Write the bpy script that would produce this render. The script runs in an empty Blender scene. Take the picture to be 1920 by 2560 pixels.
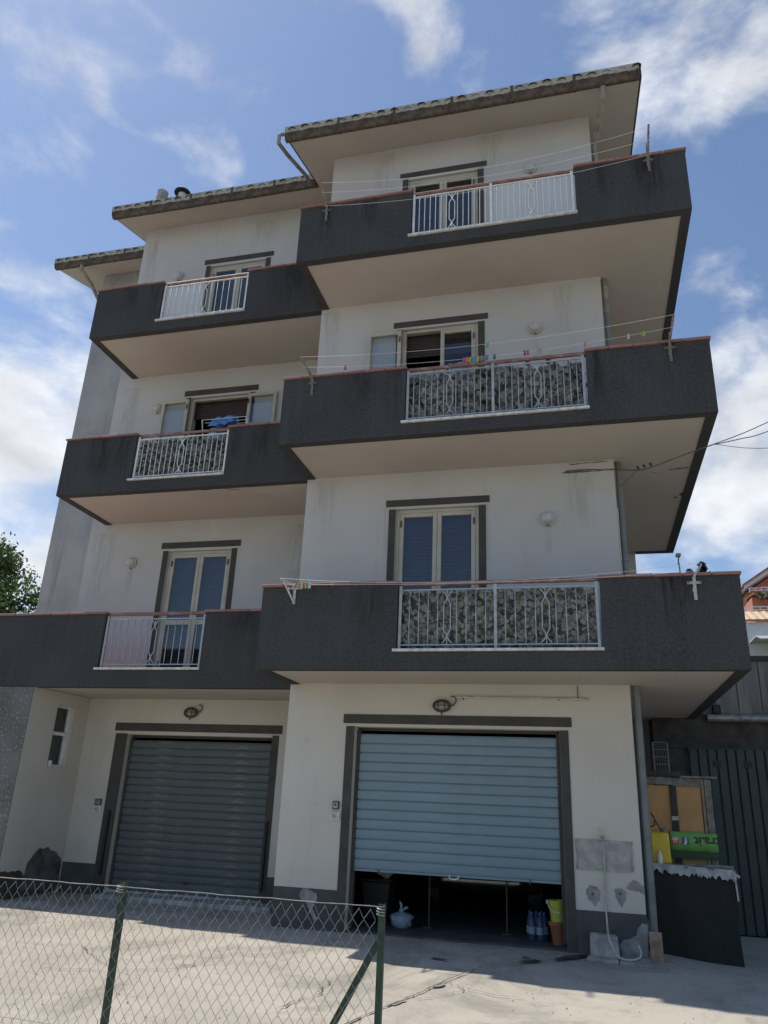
import bpy, bmesh, math, random
from mathutils import Vector, Matrix, noise as mnoise
R = math.radians
C = bpy.context.scene.collection
SC = bpy.context.scene
rnd = random.Random(7)

# ------------------------------------------------------------------ camera
cam_data = bpy.data.cameras.new('camera')
cam = bpy.data.objects.new('camera', cam_data); C.objects.link(cam)
cam_data.sensor_fit = 'VERTICAL'; cam_data.sensor_height = 36.0
cam_data.lens = 1907.408 / 2560 * 36.0
cam_data.clip_start = 0.05; cam_data.clip_end = 2000
rx, ru, rf_ = (0.96884, 0.24422, 0.04125), (0.04962, -0.35455, 0.93372), (-0.24265, 0.90258, 0.35562)
cam.matrix_world = Matrix(((rx[0], ru[0], -rf_[0], 4.022), (rx[1], ru[1], -rf_[1], -10.292), (rx[2], ru[2], -rf_[2], 1.799), (0, 0, 0, 1)))
SC.camera = cam

# ------------------------------------------------------------------ world, sun, exposure
SUN = Vector((-0.485, 0.098, 1.0)).normalized()
W = bpy.data.worlds.new('World'); SC.world = W; W.use_nodes = True
def build_world():
    nt = W.node_tree; nt.nodes.clear(); L = nt.links.new
    out = nt.nodes.new('ShaderNodeOutputWorld')
    sky = nt.nodes.new('ShaderNodeTexSky'); sky.sky_type = 'NISHITA'; sky.sun_disc = False
    sky.sun_elevation = math.asin(SUN.z); sky.sun_rotation = math.atan2(SUN.x, SUN.y)
    sky.altitude = 300; sky.air_density = 1.0; sky.dust_density = 0.55; sky.ozone_density = 2.0
    bg = nt.nodes.new('ShaderNodeBackground'); bg.inputs[1].default_value = 0.15
    L(sky.outputs[0], bg.inputs[0])
    tc = nt.nodes.new('ShaderNodeTexCoord')
    def math_(op, a, b=None, clamp=False):
        m = nt.nodes.new('ShaderNodeMath'); m.operation = op; m.use_clamp = clamp
        for i, v in enumerate((a, b)):
            if v is None: continue
            if isinstance(v, (int, float)): m.inputs[i].default_value = v
            else: L(v, m.inputs[i])
        return m.outputs[0]
    mp = nt.nodes.new('ShaderNodeMapping'); mp.inputs['Scale'].default_value = (1, 1, 1.7); mp.inputs['Location'].default_value = (8.22, 12.6, 4.62)
    L(tc.outputs['Generated'], mp.inputs[0])
    n1 = nt.nodes.new('ShaderNodeTexNoise'); n1.inputs['Scale'].default_value = 4.6; n1.inputs['Detail'].default_value = 11
    n1.inputs['Roughness'].default_value = 0.56; n1.inputs['Distortion'].default_value = 0.25
    L(mp.outputs[0], n1.inputs[0])
    n2 = nt.nodes.new('ShaderNodeTexNoise'); n2.inputs['Scale'].default_value = 9; n2.inputs['Detail'].default_value = 6
    L(mp.outputs[0], n2.inputs[0])
    # banks of cloud where the photographed sky carries them: direction, radius in degrees, weight
    banks = [(-0.6128,0.6458,0.4555,5,0.62),(-0.6347,0.6729,0.3801,8,0.82),(-0.6212,0.7153,0.3200,9,0.95),(-0.6457,0.7089,0.2837,9,0.95),
        (-0.6123,0.5804,0.5368,4,0.45),(-0.5600,0.4710,0.6816,4,0.22),(-0.5813,0.6859,0.4378,4,0.4),(-0.5204,0.5185,0.6785,3,0.2),
        (0.2067,0.7803,0.5887,4.2,0.62),(0.1631,0.8101,0.5632,3.5,0.5),(0.2006,0.8568,0.4750,5.5,0.68),(0.1634,0.9030,0.3974,6,0.6),
        (0.1843,0.9302,0.3175,6,0.75),(0.1215,0.9498,0.2883,5,0.75),(0.1006,0.6110,0.7852,5,0.42),(0.1378,0.6428,0.7535,5,0.46),
        (0.2123,0.6377,0.7405,3,0.5),(0.0958,0.6674,0.7385,3,0.5),(-0.1363,0.5715,0.8092,2.8,0.38),(-0.0293,0.6077,0.7936,3.5,0.22),(-0.4082,0.6172,0.6726,3,0.3)]
    acc = None
    for x, y, z, r, w in banks:
        d = nt.nodes.new('ShaderNodeVectorMath'); d.operation = 'DOT_PRODUCT'
        L(tc.outputs['Generated'], d.inputs[0]); d.inputs[1].default_value = Vector((x, y, z)).normalized()
        mr = nt.nodes.new('ShaderNodeMapRange'); mr.interpolation_type = 'SMOOTHSTEP'
        L(d.outputs['Value'], mr.inputs[0]); mr.inputs[1].default_value = math.cos(R(r * 1.5)); mr.inputs[2].default_value = 1.0
        mr.inputs[3].default_value = 0; mr.inputs[4].default_value = w
        acc = mr.outputs[0] if acc is None else math_('MAXIMUM', acc, mr.outputs[0])
    dens = math_('ADD', math_('MULTIPLY', acc, 0.52), math_('MULTIPLY', math_('SUBTRACT', n1.outputs[0], 0.5), 1.75))
    # a thin even scatter of cloud over the rest of the sky, out of the photograph's direction
    den = nt.nodes.new('ShaderNodeMapRange'); den.interpolation_type = 'SMOOTHSTEP'
    L(dens, den.inputs[0]); den.inputs[1].default_value = 0.13; den.inputs[2].default_value = 0.55; den.inputs[4].default_value = 0.93
    shade = nt.nodes.new('ShaderNodeMapRange'); L(n2.outputs[0], shade.inputs[0])
    shade.inputs[1].default_value = 0.3; shade.inputs[2].default_value = 0.7; shade.inputs[3].default_value = 0.70; shade.inputs[4].default_value = 1.12
    cb = nt.nodes.new('ShaderNodeBackground'); cb.inputs[0].default_value = (0.95, 0.97, 1.0, 1)
    L(shade.outputs[0], cb.inputs[1])
    mix = nt.nodes.new('ShaderNodeMixShader'); L(den.outputs[0], mix.inputs[0]); L(bg.outputs[0], mix.inputs[1]); L(cb.outputs[0], mix.inputs[2])
    L(mix.outputs[0], out.inputs[0])
build_world()
sun_d = bpy.data.lights.new('sun', 'SUN'); sun_d.energy = 5.0; sun_d.angle = R(0.53); sun_d.color = (1.0, 0.94, 0.84)
sun = bpy.data.objects.new('sun', sun_d); C.objects.link(sun)
sun.rotation_euler = SUN.to_track_quat('Z', 'Y').to_euler(); sun.location = SUN * 60
SC.view_settings.view_transform = 'Standard'; SC.view_settings.look = 'None'
SC.view_settings.exposure = 0.0; SC.view_settings.gamma = 1.0; SC.view_settings.use_curve_mapping = False
SC.cycles.max_bounces = 8; SC.cycles.diffuse_bounces = 5; SC.cycles.glossy_bounces = 4; SC.cycles.transparent_max_bounces = 16
SC.cycles.use_denoising = True

# ------------------------------------------------------------------ mesh builder
class MB:
    def __init__(s): s.v = []; s.f = []
    def add(s, vs, fs):
        n = len(s.v); s.v += [tuple(v) for v in vs]; s.f += [tuple(i + n for i in f) for f in fs]; return s
    def box(s, x0, x1, y0, y1, z0, z1):
        return s.add([(x0,y0,z0),(x1,y0,z0),(x1,y1,z0),(x0,y1,z0),(x0,y0,z1),(x1,y0,z1),(x1,y1,z1),(x0,y1,z1)],
                     [(0,3,2,1),(4,5,6,7),(0,1,5,4),(1,2,6,5),(2,3,7,6),(3,0,4,7)])
    def quad(s, a, b, c, d): return s.add([a, b, c, d], [(0, 1, 2, 3)])
    def hexa(s, p): return s.add(p, [(0,3,2,1),(4,5,6,7),(0,1,5,4),(1,2,6,5),(2,3,7,6),(3,0,4,7)])
    def tube(s, pts, r, n=8, cap=True):
        pts = [Vector(p) for p in pts]; rings = []
        rr = r if isinstance(r, (list, tuple)) else [r] * len(pts)
        t0 = (pts[1] - pts[0]).normalized(); ref = Vector((0, 0, 1)) if abs(t0.z) < .9 else Vector((1, 0, 0))
        u = t0.cross(ref).normalized()
        base = len(s.v)
        for i, p in enumerate(pts):
            t = (pts[min(i + 1, len(pts) - 1)] - pts[max(i - 1, 0)]).normalized()
            u = (u - t * u.dot(t)).normalized(); w = t.cross(u)
            for k in range(n):
                a = 2 * math.pi * k / n
                s.v.append(tuple(p + (u * math.cos(a) + w * math.sin(a)) * rr[i]))
        for i in range(len(pts) - 1):
            for k in range(n):
                a, b = base + i * n + k, base + i * n + (k + 1) % n
                s.f.append((a, b, b + n, a + n))
        if cap:
            s.f.append(tuple(base + k for k in reversed(range(n)))); s.f.append(tuple(base + (len(pts) - 1) * n + k for k in range(n)))
        return s
    def bar(s, a, b, w, h):     # square-section bar from a to b
        a, b = Vector(a), Vector(b); t = (b - a).normalized()
        ref = Vector((0, 1, 0)) if abs(t.y) < .9 else Vector((1, 0, 0))
        u = t.cross(ref).normalized() * w / 2; v = t.cross(u).normalized() * h / 2
        return s.hexa([a - u - v, a + u - v, a + u + v, a - u + v, b - u - v, b + u - v, b + u + v, b - u + v])
    def lathe(s, prof, c=(0, 0, 0), n=20, axis='z'):
        base = len(s.v)
        for r, h in prof:
            for k in range(n):
                a = 2 * math.pi * k / n; p = (r * math.cos(a), r * math.sin(a), h)
                if axis == 'y': p = (p[0], -p[2], p[1])
                s.v.append((c[0] + p[0], c[1] + p[1], c[2] + p[2]))
        for i in range(len(prof) - 1):
            for k in range(n):
                a, b = base + i * n + k, base + i * n + (k + 1) % n
                s.f.append((a, b, b + n, a + n))
        s.f.append(tuple(base + k for k in reversed(range(n)))); s.f.append(tuple(base + (len(prof) - 1) * n + k for k in range(n)))
        return s
    def prism_x(s, prof, x0, x1):    # profile of (y, z) pushed along x
        n = len(prof)
        s.add([(x0, y, z) for y, z in prof] + [(x1, y, z) for y, z in prof],
              [tuple(range(n)), tuple(reversed(range(n, 2 * n)))] + [(i, i + n, (i + 1) % n + n, (i + 1) % n) for i in range(n)])
        return s
    def prism_y(s, prof, y0, y1):    # outline of (x, z) given a thickness along y
        n = len(prof)
        s.add([(x, y0, z) for x, z in prof] + [(x, y1, z) for x, z in prof],
              [tuple(range(n)), tuple(reversed(range(n, 2 * n)))] + [(i, i + n, (i + 1) % n + n, (i + 1) % n) for i in range(n)])
        return s
    def mesh(s, name, m=None, smooth=False):
        me = bpy.data.meshes.new(name); me.from_pydata(s.v, [], s.f); me.update()
        bm = bmesh.new(); bm.from_mesh(me); bmesh.ops.recalc_face_normals(bm, faces=bm.faces); bm.to_mesh(me); bm.free()
        if m is not None: me.materials.append(m)
        if smooth:
            for p in me.polygons: p.use_smooth = True
        return me
def link(name, me, parent=None, loc=(0, 0, 0), rot=(0, 0, 0)):
    o = bpy.data.objects.new(name, me); C.objects.link(o); o.location = loc; o.rotation_euler = rot
    if parent is not None: o.parent = parent
    return o
def part(name, mb, m, parent=None, bevel=0, smooth=False, loc=(0, 0, 0), rot=(0, 0, 0), label=None):
    o = link(name, mb.mesh(name, m, smooth), parent, loc, rot)
    if bevel:
        b = o.modifiers.new('bevel', 'BEVEL'); b.width = bevel; b.segments = 2; b.limit_method = 'ANGLE'; b.angle_limit = R(40)
    if smooth:
        o.data.set_sharp_from_angle(angle=R(42))
    if label: o['label'] = label
    return o
def tag(o, label, cat, group=None):
    o['label'] = label; o['category'] = cat
    if group: o['group'] = group
    return o
def thing(name, label, cat, loc=(0, 0, 0), group=None, rot=(0, 0, 0)):
    o = link(name, None, None, loc, rot); o.empty_display_size = 0.1
    return tag(o, label, cat, group)
def struct(o): o['kind'] = 'structure'; return o
def stuff(o): o['kind'] = 'stuff'; return o

# ------------------------------------------------------------------ materials
class NT:
    def __init__(s, name):
        s.m = bpy.data.materials.new(name); s.m.use_nodes = True; s.t = s.m.node_tree
        s.b = s.t.nodes['Principled BSDF']; s.L = s.t.links.new
        s.tc = s.t.nodes.new('ShaderNodeTexCoord')
    def coords(s, scale=(1, 1, 1), src='Object'):
        mp = s.t.nodes.new('ShaderNodeMapping'); mp.inputs['Scale'].default_value = scale; s.L(s.tc.outputs[src], mp.inputs[0]); return mp.outputs[0]
    def noise(s, scale, detail=4, rough=.55, stretch=(1, 1, 1), dist=0.0):
        n = s.t.nodes.new('ShaderNodeTexNoise'); n.inputs['Scale'].default_value = scale; n.inputs['Detail'].default_value = detail
        n.inputs['Roughness'].default_value = rough; n.inputs['Distortion'].default_value = dist
        s.L(s.coords(stretch), n.inputs[0]); return n.outputs[0]
    def ramp(s, v, lo, hi, a=0.0, b=1.0):
        r = s.t.nodes.new('ShaderNodeMapRange'); r.interpolation_type = 'SMOOTHSTEP'; s.L(v, r.inputs[0])
        r.inputs[1].default_value = lo; r.inputs[2].default_value = hi; r.inputs[3].default_value = a; r.inputs[4].default_value = b; return r.outputs[0]
    def mul(s, a, b, op='MULTIPLY'):
        m = s.t.nodes.new('ShaderNodeMath'); m.operation = op
        for i, v in enumerate((a, b)):
            if isinstance(v, (int, float)): m.inputs[i].default_value = v
            else: s.L(v, m.inputs[i])
        return m.outputs[0]
    def mix(s, f, a, b):
        m = s.t.nodes.new('ShaderNodeMix'); m.data_type = 'RGBA'
        if isinstance(f, (int, float)): m.inputs[0].default_value = f
        else: s.L(f, m.inputs[0])
        for i, v in ((6, a), (7, b)):
            if isinstance(v, tuple): m.inputs[i].default_value = (*v, 1) if len(v) == 3 else v
            else: s.L(v, m.inputs[i])
        return m.outputs[2]
    def z(s, src='Object'):
        x = s.t.nodes.new('ShaderNodeSeparateXYZ'); s.L(s.tc.outputs[src], x.inputs[0]); return x.outputs
    def objrand(s):
        o = s.t.nodes.new('ShaderNodeObjectInfo'); return o.outputs['Random']
    def bump(s, v, strength=.3, dist=.01, prev=None):
        b = s.t.nodes.new('ShaderNodeBump'); b.inputs['Strength'].default_value = strength; b.inputs['Distance'].default_value = dist
        s.L(v, b.inputs['Height']); 
        if prev is not None: s.L(prev, b.inputs['Normal'])
        s.L(b.outputs[0], s.b.inputs['Normal']); return b.outputs[0]
    def out(s, col, rough=.7, metal=0.0, spec=.5):
        if isinstance(col, tuple): s.b.inputs['Base Color'].default_value = (*col, 1)
        else: s.L(col, s.b.inputs['Base Color'])
        if isinstance(rough, (int, float)): s.b.inputs['Roughness'].default_value = rough
        else: s.L(rough, s.b.inputs['Roughness'])
        s.b.inputs['Metallic'].default_value = metal; s.b.inputs['Specular IOR Level'].default_value = spec
        return s.m
M = {}
def plaster(name, col, stain_col, streak=.25, grime=.15, bumpy=.25):
    n = NT(name)
    fine = n.noise(90, 3); low = n.noise(.7, 5, .6); mid = n.noise(5, 5, .6)
    st = n.ramp(n.noise(2.2, 5, .62, (3.2, 3.2, .16)), .5, .78); st = n.mul(st, n.ramp(n.noise(.5, 3), .36, .66))
    c = n.mix(n.mul(n.ramp(low, .3, .75), grime), col, stain_col)
    c = n.mix(n.mul(st, streak), c, stain_col)
    c = n.mix(n.mul(n.ramp(mid, .58, .8), grime * .5), c, tuple(x * .7 for x in stain_col))
    c = n.mix(n.ramp(fine, .35, .7, 0, .1), c, tuple(x * .6 for x in col))
    n.bump(n.noise(140, 3, .6), bumpy, .004)
    return n.out(c, .88, spec=.25)
M['plaster'] = plaster('white_plaster', (.500, .500, .492), (.31, .295, .265), .22, .26)
M['plaster_old'] = plaster('weathered_plaster', (.40, .40, .395), (.13, .128, .122), .8, .5)
M['soffit'] = plaster('soffit_plaster', (.50, .455, .40), (.36, .31, .265), .0, .36, .16)
M['ground_plaster'] = plaster('street_plaster', (.565, .54, .485), (.36, .33, .275), .24, .34, .5)
def roughcast(name, col):
    n = NT(name)
    g = n.noise(130, 2, .5); low = n.noise(.9, 5, .6); mid = n.noise(34, 4, .65)
    c = n.mix(n.ramp(low, .3, .72), tuple(x * .84 for x in col), tuple(x * 1.16 for x in col))
    c = n.mix(n.ramp(mid, .38, .68, 0, .6), c, tuple(x * 1.7 for x in col))
    st = n.mul(n.ramp(n.noise(2.5, 5, .6, (3, 3, .18)), .52, .8), .3)
    c = n.mix(st, c, tuple(x * 2.0 for x in col))
    sp = n.ramp(n.noise(70, 1, .4), .73, .80, 0, .35)
    c = n.mix(sp, c, (.22, .22, .21))
    n.bump(g, .85, .012)
    return n.out(c, .9, spec=.2)
M['roughcast'] = roughcast('dark_roughcast', (.053, .0535, .053))
def plain(name, col, rough=.55, var=.25, scale=6, metal=0.0, spec=.5, bump=0.0, bscale=40):
    n = NT(name)
    c = n.mix(n.ramp(n.noise(scale, 5, .6), .3, .72), tuple(x * (1 - var) for x in col), tuple(min(1, x * (1 + var * .6)) for x in col))
    if bump: n.bump(n.noise(bscale, 4, .6), bump, .006)
    return n.out(c, rough, metal, spec)
M['trim'] = plain('grey_brown_trim_paint', (.066, .062, .056), .8, .18, 4, spec=.3, bump=.15, bscale=120)
M['dado'] = plain('grey_dado_paint', (.078, .080, .080), .8, .25, 3, spec=.3, bump=.3, bscale=60)
M['frame'] = plain('cream_aluminium', (.45, .43, .35), .42, .12, 3)
M['white_metal'] = plain('white_enamel', (.72, .73, .72), .45, .18, 8)
M['grey_metal'] = plain('blue_grey_enamel', (.36, .40, .43), .45, .2, 8)
M['marble'] = plain('pale_marble', (.62, .61, .58), .5, .3, 14)
M['galv'] = plain('galvanised_wire', (.30, .30, .28), .5, .3, 20, metal=.35)
M['green_post'] = plain('green_post_paint', (.018, .045, .028), .5, .45, 18, bump=.3)
M['pipe'] = plain('grey_downpipe', (.16, .18, .18), .55, .2, 4)
M['drain'] = plain('beige_downpipe', (.26, .24, .21), .65, .35, 7)
M['black'] = plain('black_plastic', (.012, .013, .013), .6, .3, 10)
M['tarp'] = plain('black_tarpaulin', (.008, .010, .010), .75, .3, 6, bump=.4, bscale=9)
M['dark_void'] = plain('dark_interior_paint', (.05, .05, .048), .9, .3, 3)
M['rack'] = plain('rusty_rack_steel', (.20, .17, .14), .6, .5, 25)
M['rack_white'] = plain('white_rack_steel', (.50, .50, .48), .5, .35, 25)
M['line'] = plain('white_washing_line', (.72, .72, .70), .6, .05)
M['cable'] = plain('grey_cable', (.09, .09, .09), .6, .3, 20)
M['hose'] = plain('pale_hose', (.42, .41, .37), .45, .2, 10)
M['globe'] = plain('opal_glass_globe', (.50, .50, .48), .25, .18, 9)
M['lamp_iron'] = plain('rusty_lamp_iron', (.07, .06, .05), .6, .4, 30)
M['lamp_glass'] = plain('dusty_lamp_glass', (.33, .32, .29), .3, .2, 20)
M['conduit'] = plain('cream_conduit', (.50, .46, .36), .5, .2, 10)
M['wood_grey'] = plain('grey_timber', (.20, .19, .17), .8, .4, 12, bump=.4)
M['brick_red'] = plain('red_pantile', (.38, .16, .10), .8, .3, 5)
M['orange_wall'] = plain('orange_render', (.50, .19, .11), .85, .15, 2)
M['tan_tile'] = plain('tan_pantile', (.52, .40, .27), .8, .25, 6)
M['white_wall'] = plain('white_render', (.62, .65, .68), .8, .1, 2)
M['dark_roof'] = plain('dark_sheet_roof', (.03, .03, .032), .6, .3, 4)
M['fern'] = plain('terrace_greenery', (.06, .10, .04), .8, .5, 10)
M['yellow'] = plain('yellow_plastic', (.62, .44, .02), .4, .15, 8)
M['lime'] = plain('lime_plastic', (.36, .42, .05), .4, .15, 8)
M['terracotta'] = plain('terracotta_plastic', (.26, .085, .045), .6, .25, 8)
M['stone'] = plain('pale_concrete_block', (.34, .34, .32), .9, .35, 7, bump=.6, bscale=18)
M['grey_mortar'] = plain('grey_mortar', (.27, .27, .26), .9, .3, 9, bump=.6, bscale=40)
M['brass'] = plain('aged_brass', (.30, .24, .12), .45, .35, 30, metal=.6)
M['plywood'] = plain('orange_plywood', (.46, .27, .11), .75, .16, 2.5)
M['banner_green'] = plain('green_banner', (.17, .42, .09), .5, .08, 3)
M['banner_dark'] = plain('dark_green_print', (.004, .045, .006), .5, .1, 3)
M['print_blue'] = plain('blue_print', (.05, .10, .28), .5, .05)
M['print_red'] = plain('red_print', (.42, .03, .03), .5, .05)
M['print_white'] = plain('white_print', (.75, .75, .72), .5, .05)
M['print_black'] = plain('dark_lettering', (.004, .02, .006), .5, .05)
M['peel_white'] = plain('torn_white_film', (.36, .37, .375), .6, .3, 12)
M['bare_dark'] = plain('weathered_bare_mortar', (.105, .105, .098), .9, .5, 7, bump=.6, bscale=25)
M['collar'] = plain('rusted_gutter_joint', (.085, .07, .055), .85, .5, 20)
M['rust'] = plain('rusty_damp_stain', (.17, .13, .10), .9, .5, 30)
M['mortar_light'] = plain('pale_mortar', (.37, .365, .345), .9, .22, 8, bump=.5, bscale=40)
M['dim_floor'] = plain('gloom_darkened_concrete', (.075, .072, .068), .8, .4, 3)  # garage floor colour darkened to carry the gloom of the interior
M['shaded_concrete'] = plain('shade_darkened_concrete', (.055, .053, .048), .9, .5, 3)  # shade of the passage painted into the lower wall and lintel colour
M['floor_tile'] = plain('red_balcony_tile', (.34, .15, .11), .7, .2, 5)
M['board_pink'] = plain('stained_clay_board', (.32, .22, .15), .85, .45, 6, bump=.3)
M['chrome'] = plain('dull_steel', (.30, .29, .27), .45, .3, 10, metal=.5)
M['bag'] = plain('pale_blue_bag', (.26, .32, .38), .35, .15, 8)
M['cap'] = plain('blue_cap', (.03, .09, .25), .4, .05)
M['paper'] = plain('pale_label', (.20, .25, .33), .6, .05)
M['cloth_blue'] = plain('blue_cotton', (.10, .22, .48), .9, .25, 12, bump=.3)
M['curtain'] = plain('white_curtain', (.55, .56, .58), .9, .1, 5)
def coping():
    n = NT('clay_coping_tile')
    c = n.mix(n.objrand(), (.25, .125, .11), (.33, .175, .155))
    c = n.mix(n.ramp(n.noise(9, 5, .6), .42, .75, 0, .6), c, (.16, .10, .085))
    n.bump(n.noise(60, 4), .25, .004); return n.out(c, .75)
M['coping'] = coping()
def rail_red():
    n = NT('brown_handrail_paint')
    c = n.mix(n.ramp(n.noise(14, 5, .65, (.5, 1, 1)), .45, .7, 0, .8), (.21, .105, .085), (.36, .29, .24)); return n.out(c, .6)
M['handrail'] = rail_red()
def gutter_mat():
    n = NT('peeling_gutter_paint')
    zz = n.z()[2]
    v = n.mul(n.noise(3.2, 6, .68, (.8, 1, 1.6)), n.ramp(zz, .04, .17, -.26, .13), 'ADD')
    f = n.ramp(v, .47, .53)
    brown = n.mix(n.ramp(n.noise(11, 5, .6), .3, .7), (.055, .045, .036), (.13, .105, .085))
    cream = n.mix(n.ramp(n.noise(6, 5), .35, .75), (.40, .38, .33), (.25, .235, .20))
    c = n.mix(f, brown, cream); n.bump(f, .5, .004); return n.out(c, .85, spec=.25)
M['gutter'] = gutter_mat()
def tile_mat():
    n = NT('old_clay_pantile')
    c = n.mix(n.ramp(n.noise(5, 6, .6), .3, .7), (.055, .042, .035), (.13, .095, .075)); n.bump(n.noise(40, 4), .3, .006); return n.out(c, .9)
M['tile'] = tile_mat()
def shutter_mat(name, col, wear, wcol):
    n = NT(name)
    c = n.mix(n.ramp(n.noise(1.6, 5, .6, (1, 1, 3)), .3, .75), tuple(x * .86 for x in col), tuple(x * 1.08 for x in col))
    c = n.mix(n.mul(n.ramp(n.noise(4, 7, .7, (.5, 1, 4)), .52, .72), wear), c, wcol)
    c = n.mix(n.mul(n.ramp(n.noise(9, 6, .7, (.35, 1, 3)), .64, .74), wear * .9), c, tuple(x * .28 for x in col))
    c = n.mix(n.mul(n.objrand(), .18), c, tuple(x * .7 for x in col))
    n.bump(n.noise(30, 4, .6), .08, .003); return n.out(c, .5, spec=.4)
M['shutter_blue'] = shutter_mat('blue_shutter_paint', (.188, .268, .315), .22, (.24, .32, .36))
M['shutter_old'] = shutter_mat('worn_grey_shutter', (.088, .103, .104), .9, (.20, .20, .185))
M['roller_dark'] = plain('brown_roller_shutter', (.045, .032, .026), .6, .2, 4)
M['roller_blue'] = plain('grey_roller_shutter', (.036, .040, .047), .75, .2, 3)
def glass():
    n = NT('window_glass'); t = n.t
    gl = t.nodes.new('ShaderNodeBsdfGlossy'); gl.inputs['Roughness'].default_value = .02; gl.inputs['Color'].default_value = (.88, .92, 1, 1)
    tr = t.nodes.new('ShaderNodeBsdfTransparent'); tr.inputs['Color'].default_value = (.90, .93, .94, 1)
    lw = t.nodes.new('ShaderNodeLayerWeight'); lw.inputs['Blend'].default_value = .5
    pw = t.nodes.new('ShaderNodeMath'); pw.operation = 'POWER'; n.L(lw.outputs['Facing'], pw.inputs[0]); pw.inputs[1].default_value = 4.0
    fr = t.nodes.new('ShaderNodeMapRange'); n.L(pw.outputs[0], fr.inputs[0]); fr.inputs[3].default_value = .042; fr.inputs[4].default_value = .95
    bp = t.nodes.new('ShaderNodeBump'); bp.inputs['Strength'].default_value = .03; n.L(n.noise(1.5, 2), bp.inputs['Height']); n.L(bp.outputs[0], gl.inputs['Normal'])
    mx = t.nodes.new('ShaderNodeMixShader'); n.L(fr.outputs[0], mx.inputs[0]); n.L(tr.outputs[0], mx.inputs[1]); n.L(gl.outputs[0], mx.inputs[2])
    n.L(mx.outputs[0], t.nodes['Material Output'].inputs[0]); return n.m
M['glass'] = glass()
def film(name, col, a, rough=.25):
    n = NT(name); n.out(col, rough); n.b.inputs['Alpha'].default_value = a
    n.bump(n.noise(5, 4, .6, (1, 1, .3)), .3, .02); return n.m
M['film'] = film('clear_plastic_sheet', (.70, .75, .78), .46)
M['bottle'] = film('blue_tinted_bottle', (.04, .09, .18), .5, .1)
def ivy(name, col):
    n = NT(name); c = n.mix(n.objrand(), tuple(x * .7 for x in col), tuple(x * 1.35 for x in col))
    c = n.mix(n.ramp(n.noise(20, 3), .4, .7, 0, .3), c, tuple(x * .6 for x in col)); return n.out(c, .5)
M['ivy'] = [ivy('faded_ivy_leaf', (.155, .155, .125)), ivy('grey_ivy_leaf', (.21, .21, .185)), ivy('dark_ivy_leaf', (.06, .066, .05))]
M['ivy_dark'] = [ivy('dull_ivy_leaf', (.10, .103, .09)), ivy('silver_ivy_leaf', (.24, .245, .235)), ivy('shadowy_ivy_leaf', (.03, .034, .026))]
def leaf(name, col):
    n = NT(name); c = n.mix(n.ramp(n.noise(1.2, 4), .3, .7), tuple(x * .6 for x in col), tuple(x * 1.25 for x in col)); n.out(c, .5)
    t = n.t; tl = t.nodes.new('ShaderNodeBsdfTranslucent'); n.L(c, tl.inputs['Color']); mx = t.nodes.new('ShaderNodeMixShader'); mx.inputs[0].default_value = .45
    n.L(n.b.outputs[0], mx.inputs[1]); n.L(tl.outputs[0], mx.inputs[2]); n.L(mx.outputs[0], t.nodes['Material Output'].inputs[0]); return n.m
M['leaf'] = [leaf('green_leaf', (.09, .15, .035)), leaf('yellow_green_leaf', (.16, .21, .05)), leaf('deep_green_leaf', (.045, .09, .025))]
M['cypress'] = leaf('dark_cypress_leaf', (.025, .045, .02))
M['bark'] = plain('tree_bark', (.10, .075, .055), .9, .4, 8, bump=.8)
M['peg'] = {}
for nm, col in dict(pink=(.75,.05,.22), green=(.10,.55,.16), pale_green=(.45,.72,.45), yellow=(.70,.60,.08), orange=(.75,.28,.06), blue=(.05,.28,.60),
                    red=(.60,.05,.05), teal=(.05,.45,.45), black=(.02,.02,.025), white=(.72,.72,.70)).items():
    M['peg'][nm] = plain(nm + '_peg_plastic', tuple(c * .75 for c in col), .45, .08)
def ground_mat():
    n = NT('yard_concrete')
    big = n.noise(.35, 6, .6); mid = n.noise(1.7, 7, .65, dist=.3); fine = n.noise(55, 4, .6); sp = n.noise(210, 2, .5)
    c = n.mix(n.ramp(big, .3, .7), (0.312, 0.285, 0.239), (0.430, 0.398, 0.338))
    c = n.mix(n.ramp(mid, .36, .66, 0, .6), c, (0.457, 0.418, 0.351))
    c = n.mix(n.mul(n.ramp(n.noise(.8, 7, .7, (1, .6, 1), .6), .48, .66), .7), c, (0.192, 0.179, 0.159))
    c = n.mix(n.mul(n.ramp(n.noise(3.5, 7, .7), .54, .74), .6), c, (0.218, 0.199, 0.173))
    c = n.mix(n.ramp(fine, .3, .75, 0, .35), c, (0.265, 0.245, 0.212))
    c = n.mix(n.ramp(sp, .6, .75, 0, .3), c, (0.557, 0.517, 0.451))
    b = n.bump(n.noise(38, 6, .65), .35, .012); n.bump(n.noise(2.2, 5), .3, .03, b)
    return n.out(c, .9, spec=.2)
M['ground'] = ground_mat()
M['crack'] = plain('crack_dirt', (.12, .108, .09), .95, .3, 20)
M['crack_fill'] = plain('patched_crack', (.22, .205, .18), .95, .3, 14)
M['wet'] = plain('wet_concrete', (.060, .060, .060), .35, .25, 6)
def board_concrete():
    n = NT('board_marked_concrete')
    c = n.mix(n.ramp(n.noise(2, 6, .65, (3, 3, .4)), .3, .72), (.13, .125, .115), (.25, .245, .23))
    c = n.mix(n.ramp(n.noise(1.2, 5, .6), .5, .8, 0, .6), c, (.09, .085, .075)); n.bump(n.noise(9, 5, .6, (2, 2, .2)), .3, .01); return n.out(c, .9)
M['board_concrete'] = board_concrete()
M['gate'] = plain('dark_green_gate_paint', (.021, .040, .039), .5, .25, 2.5)
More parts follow.
